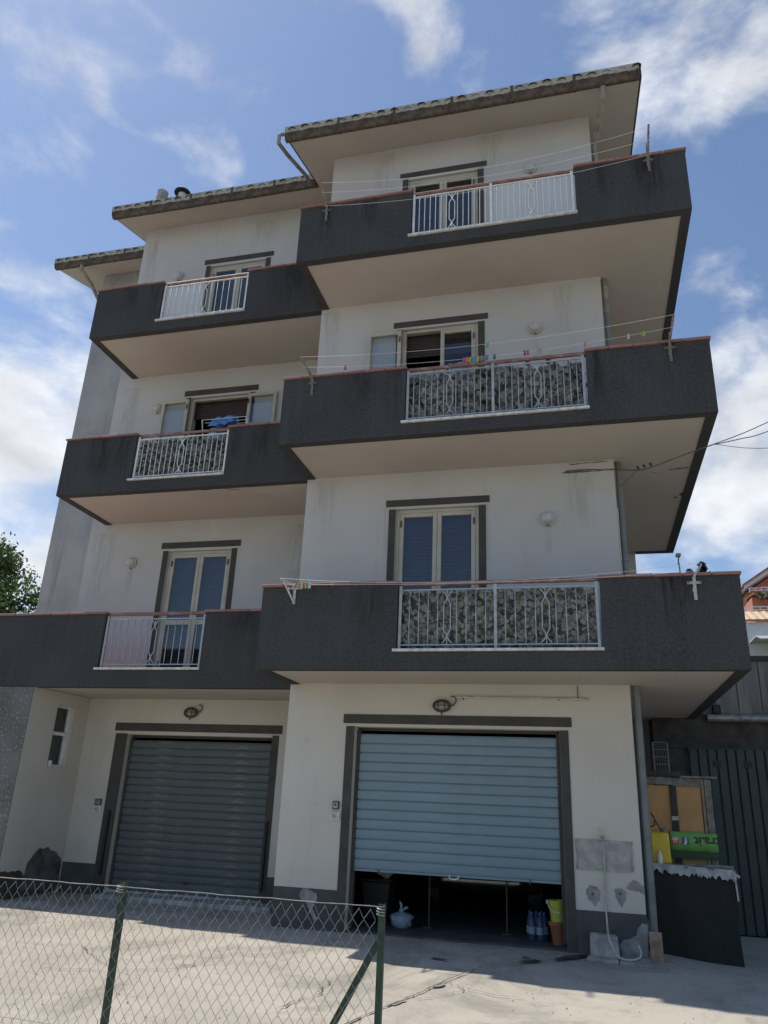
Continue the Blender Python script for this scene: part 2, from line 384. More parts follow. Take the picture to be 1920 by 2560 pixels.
def speckle():
    n = NT('speckled_grey_render')
    c = n.mix(n.ramp(n.noise(1.2, 6, .6), .3, .75), (.088, .087, .083), (.165, .163, .155))
    c = n.mix(n.ramp(n.noise(30, 2, .5, (1, 1, .8)), .60, .66, 0, .85), c, (.34, .31, .22)); n.bump(n.noise(60, 4), .5, .008); return n.out(c, .9)
M['speckle'] = speckle()
n_ = NT('car_paint'); n_.out((.012, .013, .013), .16, .0, 1.0); n_.b.inputs['Coat Weight'].default_value = 1.0; M['car'] = n_.m
M['soil'] = plain('hillside_earth', (.10, .11, .06), .95, .4, .2)

# ------------------------------------------------------------------ ground and terrain
GZ = 0.27
def build_ground():
    nx, ny = 60, 40
    mb = MB()
    xs = [-300, -120, -50, -20] + [-12 + 24 * i / 40 for i in range(41)] + [16, 20, 40, 100, 300]
    ys = [-300, -120, -50, -20] + [-12 + 22 * i / 40 for i in range(41)]
    for j, y in enumerate(ys):
        for i, x in enumerate(xs):
            z = GZ
            if x > 4.7 and y > -1: z -= min(.12, .06 * min(1, (x - 4.7)) * min(2, (y + 1)))
            z += .012 * (mnoise.noise(Vector((x * .4, y * .4, 0)))) if abs(x) < 14 and -9 < y < -.3 else 0
            mb.v.append((x, y, z))
    w = len(xs)
    for j in range(len(ys) - 1):
        for i in range(w - 1): mb.f.append((j * w + i, j * w + i + 1, (j + 1) * w + i + 1, (j + 1) * w + i))
    g = struct(part('ground', mb, M['ground'], smooth=True))
    h = MB(); pts = [(9.9, GZ - .3), (12.5, 1.6), (20, 5.4), (45, 9.5), (120, 16), (600, 24)]
    h.v = [(x, y, z + (0 if y < 30 else 1.2 * math.sin(x * .05 + y))) for y, z in pts for x in range(-300, 301, 30)]
    n = 21
    for j in range(len(pts) - 1):
        for i in range(n - 1): h.f.append((j * n + i, j * n + i + 1, (j + 1) * n + i + 1, (j + 1) * n + i))
    struct(part('hillside', h, M['soil'], smooth=True))
    def ribbon(name, pts, w, m, jag=.03, sub=9, seed=1):
        r = random.Random(seed); P = []
        for a, b in zip(pts[:-1], pts[1:]):
            for k in range(sub):
                t = k / sub; P.append((a[0] + (b[0] - a[0]) * t + r.uniform(-jag, jag), a[1] + (b[1] - a[1]) * t + r.uniform(-jag, jag)))
        P.append(pts[-1]); mb = MB()
        for i, (x, y) in enumerate(P):
            x2, y2 = P[min(i + 1, len(P) - 1)]; x1, y1 = P[max(i - 1, 0)]
            dx, dy = x2 - x1, y2 - y1; l = math.hypot(dx, dy) or 1
            ww = w * r.uniform(.3, 1.2) * (0.25 if i in (0, len(P) - 1) else 1)
            z = GZ + .016
            mb.v += [(x - dy / l * ww, y + dx / l * ww, z), (x + dy / l * ww, y - dx / l * ww, z)]
        for i in range(len(P) - 1): mb.f.append((2 * i, 2 * i + 1, 2 * i + 3, 2 * i + 2))
        return part(name, mb, m, g)
    main = [(3.30, -.95), (3.02, -1.26), (2.85, -1.48), (2.64, -2.23), (2.55, -2.69), (2.49, -2.96), (2.34, -3.51), (2.2, -4.1)]
    ribbon('crack', main, .010, M['crack'], .012, 9, 3)
    ribbon('crack', [(2.64, -2.26), (2.87, -2.49), (2.77, -2.78), (2.55, -3.07)], .005, M['crack'], .02, 8, 5)
    ribbon('crack', [(2.87, -2.49), (3.15, -2.62), (3.4, -2.6)], .006, M['crack'], .02, 8, 6)
    ribbon('crack', [(-.9, -3.4), (-.2, -3.2), (.2, -2.9), (.4, -2.2)], .007, M['crack'], .03, 9, 8)
    ribbon('crack', [(-2.6, -2.6), (-1.2, -2.3), (-.2, -3.2)], .006, M['crack'], .03, 9, 9)
    ribbon('crack', [(1.6, -3.8), (1.75, -3.2), (1.68, -2.7)], .007, M['crack'], .03, 9, 11)
    def blot(name, cx, cy, rx_, ry_, m, seed, ang=0, dz=.014):
        mb = MB(); n = 40; ph = seed * 3.7
        P = []
        for k in range(n):
            a = 2 * math.pi * k / n
            rr = 1 + .38 * mnoise.noise(Vector((math.cos(a) * 1.3 + ph, math.sin(a) * 1.3, ph))) + .3 * mnoise.noise(Vector((math.cos(a) * 4 + ph, math.sin(a) * 4, 1)))
            x, y = rx_ * rr * math.cos(a), ry_ * rr * math.sin(a)
            P.append((cx + x * math.cos(ang) - y * math.sin(ang), cy + x * math.sin(ang) + y * math.cos(ang), GZ + dz))
        mb.v = P; mb.f = [tuple(range(n))]
        return part(name, mb, m, g)
    blot('wet_stain', 3.32, -.85, .17, .05, M['wet'], 1, .75); blot('wet_stain', 3.26, -.66, .05, .04, M['wet'], 2)
    blot('wet_stain', 3.72, -.40, .26, .07, M['wet'], 3, 1.0); blot('wet_stain', 3.92, -.17, .12, .06, M['wet'], 4, .8)
    blot('wet_stain', 2.39, -1.20, .10, .03, M['wet'], 5, -.3)
    blot('wet_stain', 2.62, -2.45, .10, .035, M['crack_fill'], 6, 1.3); blot('wet_stain', 2.42, -3.25, .13, .03, M['crack_fill'], 7, 1.2)
    return g
ground = build_ground()
def grit():
    r = random.Random(9); mb = MB()
    for i in range(1500):
        if i < 700: x, y = r.uniform(-4.2, 6.5), r.choice([r.uniform(-.25, -.01), r.uniform(-.6, -.01)])
        else: x, y = r.uniform(-5, 7), r.uniform(-5.5, .0)
        if x < -.1 and y > -.3 and r.random() < .7: y += r.uniform(0, 1.0)
        s = r.uniform(.003, .011) * (1.5 if i < 700 else 1); z = GZ + .002
        p = Vector((x, y, z)); a = r.random() * 6.28; u = Vector((math.cos(a), math.sin(a), 0)) * s; v = Vector((-math.sin(a), math.cos(a), 0)) * s * r.uniform(.5, 1)
        k = len(mb.v); mb.v += [tuple(p - u), tuple(p + v), tuple(p + u), tuple(p - v), tuple(p + Vector((0, 0, s * r.uniform(.5, 1.1))))]
        mb.f += [(k, k + 1, k + 4), (k + 1, k + 2, k + 4), (k + 2, k + 3, k + 4), (k + 3, k, k + 4)]
    o = stuff(part('grit', mb, M['crack_fill'], None)); o['label'] = 'loose grit and small stones scattered over the concrete yard'
grit()

# ------------------------------------------------------------------ the apartment building
XW, DB, XE = 4.584, 1.268, 5.79          # right block width, balcony depth, right end of its balconies
AY, XL, XLB = 1.484, -4.85, -4.553       # recessed left block: wall plane, left corner, balcony end
XT, YT = -7.15, 3.24                     # third block
YR, XR = 4.42, 5.10                      # rear wing on the right
YB = 10.5                                # back of the building
B1, B2, B3 = 3.306, 6.456, 9.612
T1, T2, T3 = 4.407, 7.528, 10.682
BL1 = 3.25
def roof_z(y): return 12.97 + .29 * y if y < 6 else 12.97 + .29 * 6 - .25 * (y - 6)
house = thing('apartment_building', 'four storey white block with stepped dark grey balconies and two garage shutters', 'building')
A_ = house
def holed_wall(name, x0, x1, z0, z1, y, th, holes, m, top=None):
    """wall in the xz plane, front face at y, openings (x0, x1, z0, z1) with reveals"""
    mb = MB()
    xs = sorted({x0, x1} | {h[0] for h in holes} | {h[1] for h in holes}); zs = sorted({z0, z1} | {h[2] for h in holes} | {h[3] for h in holes})
    inside = lambda x, z: any(h[0] < x < h[1] and h[2] < z < h[3] for h in holes)
    for i in range(len(xs) - 1):
        for j in range(len(zs) - 1):
            a, b, c, d = xs[i], xs[i + 1], zs[j], zs[j + 1]
            if inside((a + b) / 2, (c + d) / 2): continue
            mb.quad((a, y, c), (b, y, c), (b, y, d), (a, y, d)); mb.quad((b, y + th, c), (a, y + th, c), (a, y + th, d), (b, y + th, d))
    for a, b, c, d in holes:
        mb.quad((a, y, c), (a, y + th, c), (a, y + th, d), (a, y, d)); mb.quad((b, y + th, c), (b, y, c), (b, y, d), (b, y + th, d))
        mb.quad((a, y + th, d), (a, y, d), (b, y, d), (b, y + th, d)); mb.quad((a, y, c), (a, y + th, c), (b, y + th, c), (b, y, c))
    mb.quad((x0, y, z0), (x0, y + th, z0), (x0, y + th, z1), (x0, y, z1)); mb.quad((x1, y + th, z0), (x1, y, z0), (x1, y, z1), (x1, y + th, z1))
    mb.quad((x0, y + th, z1), (x0, y, z1), (x1, y, z1), (x1, y + th, z1))
    me = bpy.data.meshes.new(name); me.from_pydata(mb.v, [], mb.f); me.materials.append(m); me.update()
    return link(name, me, A_)
RDX = (1.44, 2.67); LDX = (-3.145, -1.90)
FL = (3.53, 6.68, 9.84)                     # balcony floor levels
DTOP = (5.885, 9.035, 12.185)
TH = .28
# front walls
holed_wall('wall', 0, XW, 3.4, 13.0, 0, TH, [(RDX[0], RDX[1], FL[i], DTOP[i]) for i in range(3)], M['plaster'])
holed_wall('wall', 0, XW, 0.1, 3.4, 0, TH, [(.98, 3.69, .1, 2.75)], M['ground_plaster'])
holed_wall('wall', XL, -.002, 3.4, 13.4, AY, TH, [(LDX[0], LDX[1], FL[i], DTOP[i]) for i in range(3)], M['plaster'])
holed_wall('wall', -4.22, -.002, 0.1, 3.4, AY, TH, [(-3.40, -.81, .1, 2.69)], M['ground_plaster'])
w = MB(); w.box(XT, XL - .002, YT, YT + TH, .1, 13.9); part('wall', w, M['plaster_old'], A_)
w = MB(); w.box(XL, XL + TH, AY + TH + .002, YT + TH, 3.4, 13.88); w.box(XT, XT + TH, YT + TH + .002, YB, .1, 14.0); part('wall', w, M['plaster_old'], A_)
w = MB(); w.box(.002, TH, TH + .002, AY + TH, .1, 13.36); part('wall', w, M['plaster'], A_)
w = MB(); w.box(XW - TH, XW, TH + .002, YR + .1, .1, 13.0); w.box(XW + .002, XR, YR, YR + TH, .1, 14.2); w.box(XR - TH, XR, YR + TH + .002, YB, .1, 13.9); part('wall', w, M['plaster'], A_)
w = MB(); w.box(XT + TH + .002, XR - TH - .002, YB - TH, YB, .1, 13.7); part('wall', w, M['plaster'], A_)
# side wall of the left garage recess: opening for the small window, speckled front face
def recess():
    mb = MB(); X = -4.22; y0, y1 = .012, AY
    ys = [y0, .65, 1.10, y1]; zs = [.1, 2.12, 3.06, BL1 + .01]
    for i in range(3):
        for j in range(3):
            if i == 1 and j == 1: continue
            mb.quad((X, ys[i], zs[j]), (X, ys[i + 1], zs[j]), (X, ys[i + 1], zs[j + 1]), (X, ys[i], zs[j + 1]))
    a, b, c, d = .65, 1.10, 2.12, 3.06; D = X - .14
    mb.quad((X, a, c), (D, a, c), (D, b, c), (X, b, c)); mb.quad((X, a, d), (X, b, d), (D, b, d), (D, a, d))
    mb.quad((X, a, c), (X, a, d), (D, a, d), (D, a, c)); mb.quad((X, b, c), (D, b, c), (D, b, d), (X, b, d))
    me = bpy.data.meshes.new('side_wall'); me.from_pydata(mb.v, [], mb.f); me.materials.append(M['ground_plaster']); me.update(); link('side_wall', me, A_)
    f = MB(); f.box(-9, X, 0, .01, .1, BL1 + .01); f.box(-9, X - .5, .03, AY + 1.9, .1, BL1 - .02); part('pillar', f, M['speckle'], A_, label='grey speckled rendered pillar beside the garage recess')
    wn = MB(); x = -4.33
    wn.box(x, x + .04, .65, .69, 2.12, 3.06); wn.box(x, x + .04, 1.06, 1.10, 2.12, 3.06); wn.box(x, x + .05, .69, 1.06, 2.60, 2.65)
    wn.box(x, x + .04, .69, 1.06, 2.12, 2.15); wn.box(x, x + .04, .69, 1.06, 3.03, 3.06)
    wf = part('window', wn, M['white_metal'], A_)
    for a, b in ((2.15, 2.60), (2.65, 3.03)):
        p = MB(); p.box(x + .015, x + .022, .69, 1.06, a, b); part('window_pane', p, M['dark_void'] if 0 else M['glass'], wf)
    v = MB(); v.box(x - .10, x - .05, .65, 1.10, 2.12, 3.06); part('window_backing', v, M['black'], A_)  # plain black panel closing the opening behind the panes
    d1 = MB(); 
    # bare mortar around a broken corner of render at the foot of the recess
    P = [(.55, .27), (1.10, .27), (1.40, .29), (1.46, .42), (1.44, .55), (1.45, .66), (1.41, .76), (1.33, .80), (1.27, .86), (1.14, .88), (1.04, .94), (.94, .91), (.84, .93), (.74, .86), (.68, .78), (.62, .74), (.60, .6)]
    d1.v = [(X + .006, y, z) for y, z in P]; d1.f = [tuple(range(len(P)))]
    part('bare_mortar', d1, M['bare_dark'], A_, label='grey patch where render has fallen off')
    d2 = MB(); P = [(.02, .27), (.56, .27), (.60, .55), (.52, .62), (.45, .645), (.38, .63), (.30, .64), (.23, .625), (.16, .65), (.09, .64), (.02, .66)]
    d2.v = [(X + .004, y, z) for y, z in P]; d2.f = [tuple(range(len(P)))]; part('dado_band', d2, M['trim'], A_)
recess()
# floors, inside
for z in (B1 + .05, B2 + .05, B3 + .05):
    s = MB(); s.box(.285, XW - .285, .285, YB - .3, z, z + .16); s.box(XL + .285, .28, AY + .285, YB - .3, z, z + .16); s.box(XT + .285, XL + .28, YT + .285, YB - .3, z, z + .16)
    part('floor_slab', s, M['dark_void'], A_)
s = MB(); s.box(.9, 4.2, .02, 9.5, .10, .292); part('floor_slab', s, M['dim_floor'], A_)
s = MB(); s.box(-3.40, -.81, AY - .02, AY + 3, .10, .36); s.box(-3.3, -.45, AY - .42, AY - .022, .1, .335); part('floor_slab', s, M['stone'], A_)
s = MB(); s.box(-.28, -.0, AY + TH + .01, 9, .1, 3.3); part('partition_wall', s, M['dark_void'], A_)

# painted bands round the openings, 3 mm proud
def band(x0, x1, z0, z1, y, m='trim', name='painted_band', th=.012):
    b = MB(); b.box(x0, x1, y - th, y - .001, z0, z1); return part(name, b, M[m], A_, bevel=.002)
for i in range(3):
    dz = 3.15 * i + (.01 if i == 2 else 0)
    band(1.285, 2.83, 5.925 + dz, 6.03 + dz, 0); band(1.335, 1.438, FL[i] + .01, 5.885 + dz, 0); band(2.672, 2.775, FL[i] + .01, 5.885 + dz, 0)
    band(-3.30, -1.74, 5.935 + dz, 6.05 + dz, AY); band(-3.25, -3.147, FL[i] + .01, 5.895 + dz, AY); band(-1.898, -1.795, FL[i] + .01, 5.895 + dz, AY)
band(.815, 3.845, 2.79, 2.91, 0); band(.86, .978, .2, 2.752, 0); band(3.692, 3.80, .2, 2.748, 0)
band(-3.65, -.655, 2.745, 2.875, AY); band(-3.62, -3.402, .2, 2.70, AY); band(-.808, -.70, .2, 2.72, AY)
def ragged_band(x0, x1, z0, z1, y):
    b = MB(); b.box(x0, x1, y - .008, y - .001, z0, z1); part('dado_band', b, M['dado'], A_)
ragged_band(.001, .858, .2, .735, 0); ragged_band(3.802, XW - .001, .2, .72, 0); ragged_band(-4.21, -3.622, .2, .705, AY); ragged_band(-.698, -.004, .2, .69, AY)
def blob(name, P, y, m, th=.004, label=None):
    """flat chipped patch on a wall, outline (x, z)"""
    out = []; r = random.Random(len(P) * 7 + int(P[0][0] * 100))
    for (a, b), (c, d) in zip(P, P[1:] + P[:1]):
        for k in range(4):
            t = k / 4; out.append((a + (c - a) * t + r.uniform(-.008, .008), b + (d - b) * t + r.uniform(-.008, .008)))
    mb = MB(); mb.prism_y(out, y - th, y - .0005); return part(name, mb, M[m], A_, label=label)
blob('plaster_patch', [(3.84, 1.17), (4.46, 1.17), (4.47, 1.47), (3.84, 1.48)], 0, 'mortar_light', .010, 'grey mortar rectangle below the wall tap')
blob('bare_mortar', [(3.92, .93), (3.97, .99), (4.05, .98), (4.09, .92), (4.07, .83), (4.04, .80), (4.02, .77), (3.98, .82), (3.94, .84)], 0, 'grey_mortar', .005)
blob('bare_mortar', [(4.25, .97), (4.33, .98), (4.38, .95), (4.38, .86), (4.35, .83), (4.32, .78), (4.28, .83), (4.26, .88)], 0, 'grey_mortar', .005)
blob('bare_mortar', [(4.40, 1.02), (4.47, 1.07), (4.50, 1.06), (4.582, 1.02), (4.582, .93), (4.47, .96), (4.39, .98)], 0, 'grey_mortar', .005)
blob('bare_mortar', [(4.582, .28), (4.582, .62), (4.54, .63), (4.48, .58), (4.46, .50), (4.38, .46), (4.30, .44), (4.27, .38), (4.30, .28)], 0, 'grey_mortar', .014)
blob('bare_mortar', [(.36, .66), (.40, .72), (.47, .74), (.54, .70), (.60, .68), (.60, .60), (.54, .58), (.56, .50), (.62, .40), (.58, .36), (.50, .50), (.46, .58), (.38, .60)], 0, 'grey_mortar', .014)
blob('damp_stain', [(3.86, 6.315), (3.93, 6.335), (4.10, 6.335), (4.30, 6.322), (4.575, 6.318), (4.575, 6.306), (4.30, 6.305), (4.10, 6.30), (3.95, 6.295)], 0, 'rust', .003)
blob('damp_stain', [(3.95, 6.45), (4.2, 6.452), (4.5, 6.455), (4.5, 6.445), (4.2, 6.44), (4.0, 6.435)], 0, 'rust', .003)
for P in ([(3.83, 1.465), (4.48, 1.455), (4.48, 1.48), (3.83, 1.495)], [(3.83, 1.155), (4.47, 1.155), (4.47, 1.18), (3.83, 1.18)], [(4.455, 1.181), (4.478, 1.181), (4.478, 1.454), (4.46, 1.454)], [(3.828, 1.181), (3.848, 1.181), (3.845, 1.464), (3.826, 1.464)]):
    blob('mortar_lip', P, 0, 'stone', .016)
for x, z in ((4.0, .90), (4.31, .92)):
    h = MB(); h.lathe([(.012, -.03), (.014, .006), (.006, .008)], (x, -.004, z), 10, 'y'); part('pipe_stub', h, M['lamp_iron'], A_)

# ---- balconies
def scroll(parent, xc, y, z0, z1, m, hw=.050):
    s = MB()
    H = z1 - z0; e = .17 * H / .7 * .95
    for sg in (-1, 1):
        pts = []
        for k in range(7):      # flare at the top, pinch, then the straight side
            t = k / 6; pts.append((xc + sg * (hw * 1.15 * (1 - t) ** 2 + .004), y, z1 - .012 - t * e * .62))
        for k in range(1, 5):
            t = k / 4; pts.append((xc + sg * (.004 + (hw - .012) * t ** 1.2), y, z1 - .012 - e * .62 - t * e * .45))
        lo = [(x, yy, z0 + z1 - z) for x, yy, z in reversed(pts)]
        s.tube(pts + lo, .0075, 6)
    for a, b in ((z1, z1 - e * .7), (z0, z0 + e * .7)): s.tube([(xc, y, a), (xc, y, b)], .006, 6)
    return part('scroll_ornament', s, m, parent, smooth=True)
def railing(bal, x0, x1, y, zs, zt, posts, n, m, mpost):
    """posts, rails and round bars standing on the sill"""
    y += .045
    for p in posts:
        b = MB(); b.box(p - .018, p + .018, y - .012, y + .012, zs, zt + .055); part('railing_post', b, mpost, bal, bevel=.003)
    for a, b2 in zip(posts[:-1], posts[1:]):
        zb = zs + .055
        for z in (zb, zt):
            b = MB(); b.box(a + .018, b2 - .018, y - .013, y + .013, z - .008, z + .008); part('railing_rail', b, m, bal, bevel=.003)
        st = (b2 - a) / n; mid = n // 2
        me = None
        for k in range(1, n):
            if n % 2 == 0 and k == mid: continue
            x = a + st * k
            if abs(x - (a + b2) / 2) < .035: continue
            if me is None:
                t = MB(); t.tube([(0, 0, zb + .008), (0, 0, zt - .008)], .0068, 6); me = t.mesh('baluster', m, True)
            link('baluster', me, bal, (x, y, 0), (0, 0, 0))
        scroll(bal, (a + b2) / 2, y, zb + .008, zt - .008, m)
COP = {}
def coping_run(bal, p0, p1, z, w, along, length=.335):
    """row of clay coping tiles on a parapet, from p0 to p1 (x or y values), other coordinate w"""
    n = max(1, round(abs(p1 - p0) / length)); st = (p1 - p0) / n
    key = round(abs(st), 4)
    if key not in COP:
        mb = MB(); L2 = abs(st) / 2 - .003
        mb.box(-L2, L2, -.095, .095, 0, .034); COP[key] = mb.mesh('coping_tile', M['coping'])
    for k in range(n):
        c = p0 + st * (k + .5); r = rnd.uniform(-.006, .006)
        o = link('coping_tile', COP[key], bal, (c, w, z + rnd.uniform(0, .004)) if along == 'x' else (w, c, z + rnd.uniform(0, .004)), (rnd.uniform(-.01, .01), 0, r + (0 if along == 'x' else math.pi / 2)))
        bv = o.modifiers.new('bevel', 'BEVEL'); bv.width = .006; bv.segments = 1
def balcony(x0, x1, yf, yb, b, t, gap, right=None, left=True, sill_over=.04, posts=None, n=14, m=None, mp=None, label=None):
    """dark parapet in front (and round the sides), pale slab below, railing in the gap"""
    th = .13; mb = MB(); gx0, gx1, gz = gap
    P = lambda *a: mb.box(*a)
    P(x0, gx0, yf, yf + th, b, t); P(gx1, x1, yf, yf + th, b, t); P(gx0, gx1, yf, yf + th, b, gz)
    if left: P(x0, x0 + th, yf + th, yb, b, t)
    if right is not None:
        P(x1 - th, x1, yf + th, right, b, t); P(XR + .002, x1 - th, right - th, right, b, t)
    me = mb.mesh('balcony', M['roughcast'])
    bm = bmesh.new(); bm.from_mesh(me); bmesh.ops.remove_doubles(bm, verts=bm.verts, dist=1e-5); bm.to_mesh(me); bm.free()
    bal = link('balcony', me, A_)
    if label: bal['label'] = label
    s = MB()
    xr = x1 - th if right is not None else x1
    xa, ya = x0 + (th if left else 0) + .001, yf + th + .001
    if right is None: s.box(xa, xr - .001, ya, yb - .001, b + .015, b + .21)
    else:
        P2 = [(xa, ya), (xr - .001, ya), (xr - .001, right - th - .001), (XW + .001, right - th - .001), (XW + .001, yb - .001), (xa, yb - .001)]
        s.add([(x, y, b + .015) for x, y in P2] + [(x, y, b + .21) for x, y in P2], [tuple(reversed(range(6))), tuple(range(6, 12))] + [(k, (k + 1) % 6, (k + 1) % 6 + 6, k + 6) for k in range(6)])
    part('slab', s, M['soffit'], bal)
    fl_ = MB(); fl_.box(x0 + (th if left else 0) + .004, min(xr, XW if right is not None else xr) - .004, yf + th + .004, yb - .004, b + .2105, b + .225)
    part('floor_tiles', fl_, M['floor_tile'], bal)
    tz = t - .034
    # cut the parapet just under the tiles
    for v in me.vertices:
        if abs(v.co.z - t) < 1e-4: v.co.z = tz
    coping_run(bal, x0 - .02, gx0 + .02, tz + .0015, yf + .065, 'x'); coping_run(bal, gx1 - .02, x1 + (.02 if right is not None else 0), tz + .0015, yf + .065, 'x')
    if left: coping_run(bal, yf + .17, yb - .01, tz + .0015, x0 + .065, 'y')
    if right is not None: coping_run(bal, yf + .17, right - .02, tz + .0015, x1 - .065, 'y')
    sl = MB(); sl.box(gx0 - sill_over, gx1 + .01, yf - .035, yf + th + .02, gz + .001, gz + .034); part('sill', sl, M['marble'], bal, bevel=.004)
    hr = MB(); hr.tube([(gx0 - .02, yf + .075, tz + .012), (gx1 + .02, yf + .075, tz + .012)], .028, 10); part('handrail', hr, M['handrail'], bal, smooth=True)
    if posts: railing(bal, gx0, gx1, yf, gz + .034, tz - .075, posts, n, m or M['white_metal'], mp or M['white_metal'])
    return bal
RG = (1.82, 4.26); RP = (1.85, 3.03, 4.22)
bal_r1 = balcony(0, XE, -DB, 0, B1, T1, (*RG, 3.52), YR, posts=RP, n=10, m=M['grey_metal'], mp=M['grey_metal'], label='lowest projecting balcony with pale screen of artificial ivy')
bal_r2 = balcony(0, XE, -DB, 0, B2, T2, (*RG, 6.635), YR, posts=RP, n=14, m=M['grey_metal'], mp=M['grey_metal'], label='middle projecting balcony with dark ivy screen and coloured pegs')
bal_r3 = balcony(0, XE, -DB, 0, B3, T3, (*RG, 9.795), YR, posts=RP, n=14, label='topmost projecting balcony with white railing')
LG = (-3.17, -1.46)
bal_l1 = balcony(-9.5, -.001, 0, AY, BL1, T1, (*LG, 3.51), left=False, posts=(-3.14, -1.49), n=14, m=M['grey_metal'], mp=M['grey_metal'], label='lowest recessed balcony running on past the building corner')
bal_l2 = balcony(XLB, -.001, 0, AY, B2, T2, (*LG, 6.645), posts=(-3.14, -1.49), n=18, label='middle recessed balcony with ivy screen')
bal_l3 = balcony(XLB, -.001, 0, AY, B3, T3, (*LG, 9.80), posts=(-3.14, -1.49), n=14, label='top recessed balcony with clear sheet behind railing')
s = MB(); s.box(-9.5, XL - .002, AY + .002, YT - .002, BL1 + .016, BL1 + .2); part('slab', s, M['soffit'], bal_l1)
def soffit_scar(P, z, bal, seed=1):
    r = random.Random(seed); mb = MB()
    for x0, y0, x1, y1, w in P:
        n = 12; k0 = len(mb.v)
        for k in range(n + 1):
            t = k / n; ww = w * (.3 + r.random()) * (0.15 if k in (0, n) else 1)
            x, y = x0 + (x1 - x0) * t, y0 + (y1 - y0) * t + r.uniform(-.01, .01)
            mb.v += [(x, y - ww, z), (x, y + ww, z)]
        for k in range(n): mb.f.append((k0 + 2 * k, k0 + 2 * k + 1, k0 + 2 * k + 3, k0 + 2 * k + 2))
    part('spalled_plaster', mb, M['trim'], bal)
soffit_scar([(5.36, .47, 5.64, .43, .016), (5.12, .55, 5.22, .54, .007), (5.54, 1.58, 5.58, 1.56, .04), (5.61, 1.46, 5.66, 1.44, .05)], B2 + .0115, bal_r2)
soffit_scar([(-3.3, .16, -3.2, .15, .012), (-2.25, .15, -2.1, .155, .012), (-1.9, .16, -1.75, .17, .014), (-1.5, .16, -1.25, .24, .012), (-1.1, .16, -.95, .15, .012), (-3.9, .16, -2.6, .145, .004)], B2 + .0115, bal_l2, 4)

# ---- rain streaks on the parapets
def drip_mat(name, col, strength):
    n = NT(name); t = n.t
    x = n.z('Generated'); fade = n.mul(n.ramp(x[2], .0, .75), n.mul(n.ramp(x[0], 0, .35), n.ramp(x[0], .65, 1, 1, 0)))
    a = n.mul(fade, n.ramp(n.noise(9, 6, .65, (2.2, 1, .22)), .36, .66)); n.out(col, .95, spec=.1)
    n.L(n.mul(a, strength), n.b.inputs['Alpha']); return n.m
M['pale_drip'] = drip_mat('pale_rain_streak', (.13, .13, .128), .28); M['dark_drip'] = drip_mat('dark_rain_streak', (.018, .018, .018), .30)
M['wall_drip'] = drip_mat('grey_wall_streak', (.24, .23, .21), .16)
def drip(bal, x0, x1, z0, z1, y, m):
    b = MB(); b.quad((x0, y - .0025, z0), (x1, y - .0025, z0), (x1, y - .0025, z1), (x0, y - .0025, z1)); part('rain_streak', b, M[m], bal)
rs = random.Random(21)
for bal, y, b_, t_, xr_, marks in ((bal_r1, -DB, B1, T1, ((.02, 1.80), (4.28, 5.77)), ((.3, .7, 'pale_drip'), (4.9, 5.5, 'pale_drip'))),
        (bal_r2, -DB, B2, T2, ((.02, 1.80), (4.28, 5.77)), ((.25, .85, 'pale_drip'), (5.15, 5.6, 'pale_drip'), (1.5, 1.81, 'dark_drip'), (4.27, 4.5, 'dark_drip'))),
        (bal_r3, -DB, B3, T3, ((.02, 1.80), (4.28, 5.77)), ((5.1, 5.5, 'dark_drip'), (.3, .6, 'dark_drip'))),
        (bal_l1, 0, BL1, T1, ((-7, -3.3), (-1.4, -.02)), ()), (bal_l2, 0, B2, T2, ((XLB + .02, -3.3), (-1.42, -.02)), ((-3.6, -3.19, 'dark_drip'), (-1.45, -1.2, 'dark_drip'))),
        (bal_l3, 0, B3, T3, ((XLB + .02, -3.3), (-1.42, -.02)), ((-3.45, -3.18, 'dark_drip'),))):
    for a, c, m in marks: drip(bal, a, c, b_ + .02, t_ - .04, y, m)
    for a, c in xr_:
        for k in range(2):
            w = rs.uniform(.25, .7); x = rs.uniform(a, c - w) if c - a > w else a; x2 = min(c, x + w); zt = t_ - .04; h = rs.uniform(.35, 1.0) * (t_ - b_)
            drip(bal, x, x2, max(b_ + .02, zt - h), zt, y - .0006 * (k + 1), rs.choice(['dark_drip', 'pale_drip', 'dark_drip']))
for x, z0, z1, w in ((1.29, 4.5, 5.92, .10), (2.80, 4.6, 5.9, .12), (3.64, 4.9, 5.52, .14), (1.0, 11.2, 12.9, .5), (2.9, 11.6, 12.92, .6), (3.56, 8.0, 8.68, .12), (.3, 5.2, 6.42, .5), (4.1, 5.2, 6.28, .5), (.2, 8.3, 9.55, .4), (4.0, 8.4, 9.55, .4)):
    b = MB(); b.quad((x - w / 2, -.003, z0), (x + w / 2, -.003, z0), (x + w / 2, -.003, z1), (x - w / 2, -.003, z1)); part('rain_streak', b, M['wall_drip'], A_)
for x, z0, z1, w in ((-3.86, 4.9, 5.58, .16), (-4.5, 4.3, 6.3, .6), (-4.6, 10.7, 13.1, .4), (-2.0, 12.4, 13.2, .8), (-4.5, 7.4, 9.4, .5), (-.6, 4.6, 6.3, .6)):
    b = MB(); b.quad((x - w / 2, AY - .003, z0), (x + w / 2, AY - .003, z0), (x + w / 2, AY - .003, z1), (x - w / 2, AY - .003, z1)); part('rain_streak', b, M['wall_drip'], A_)
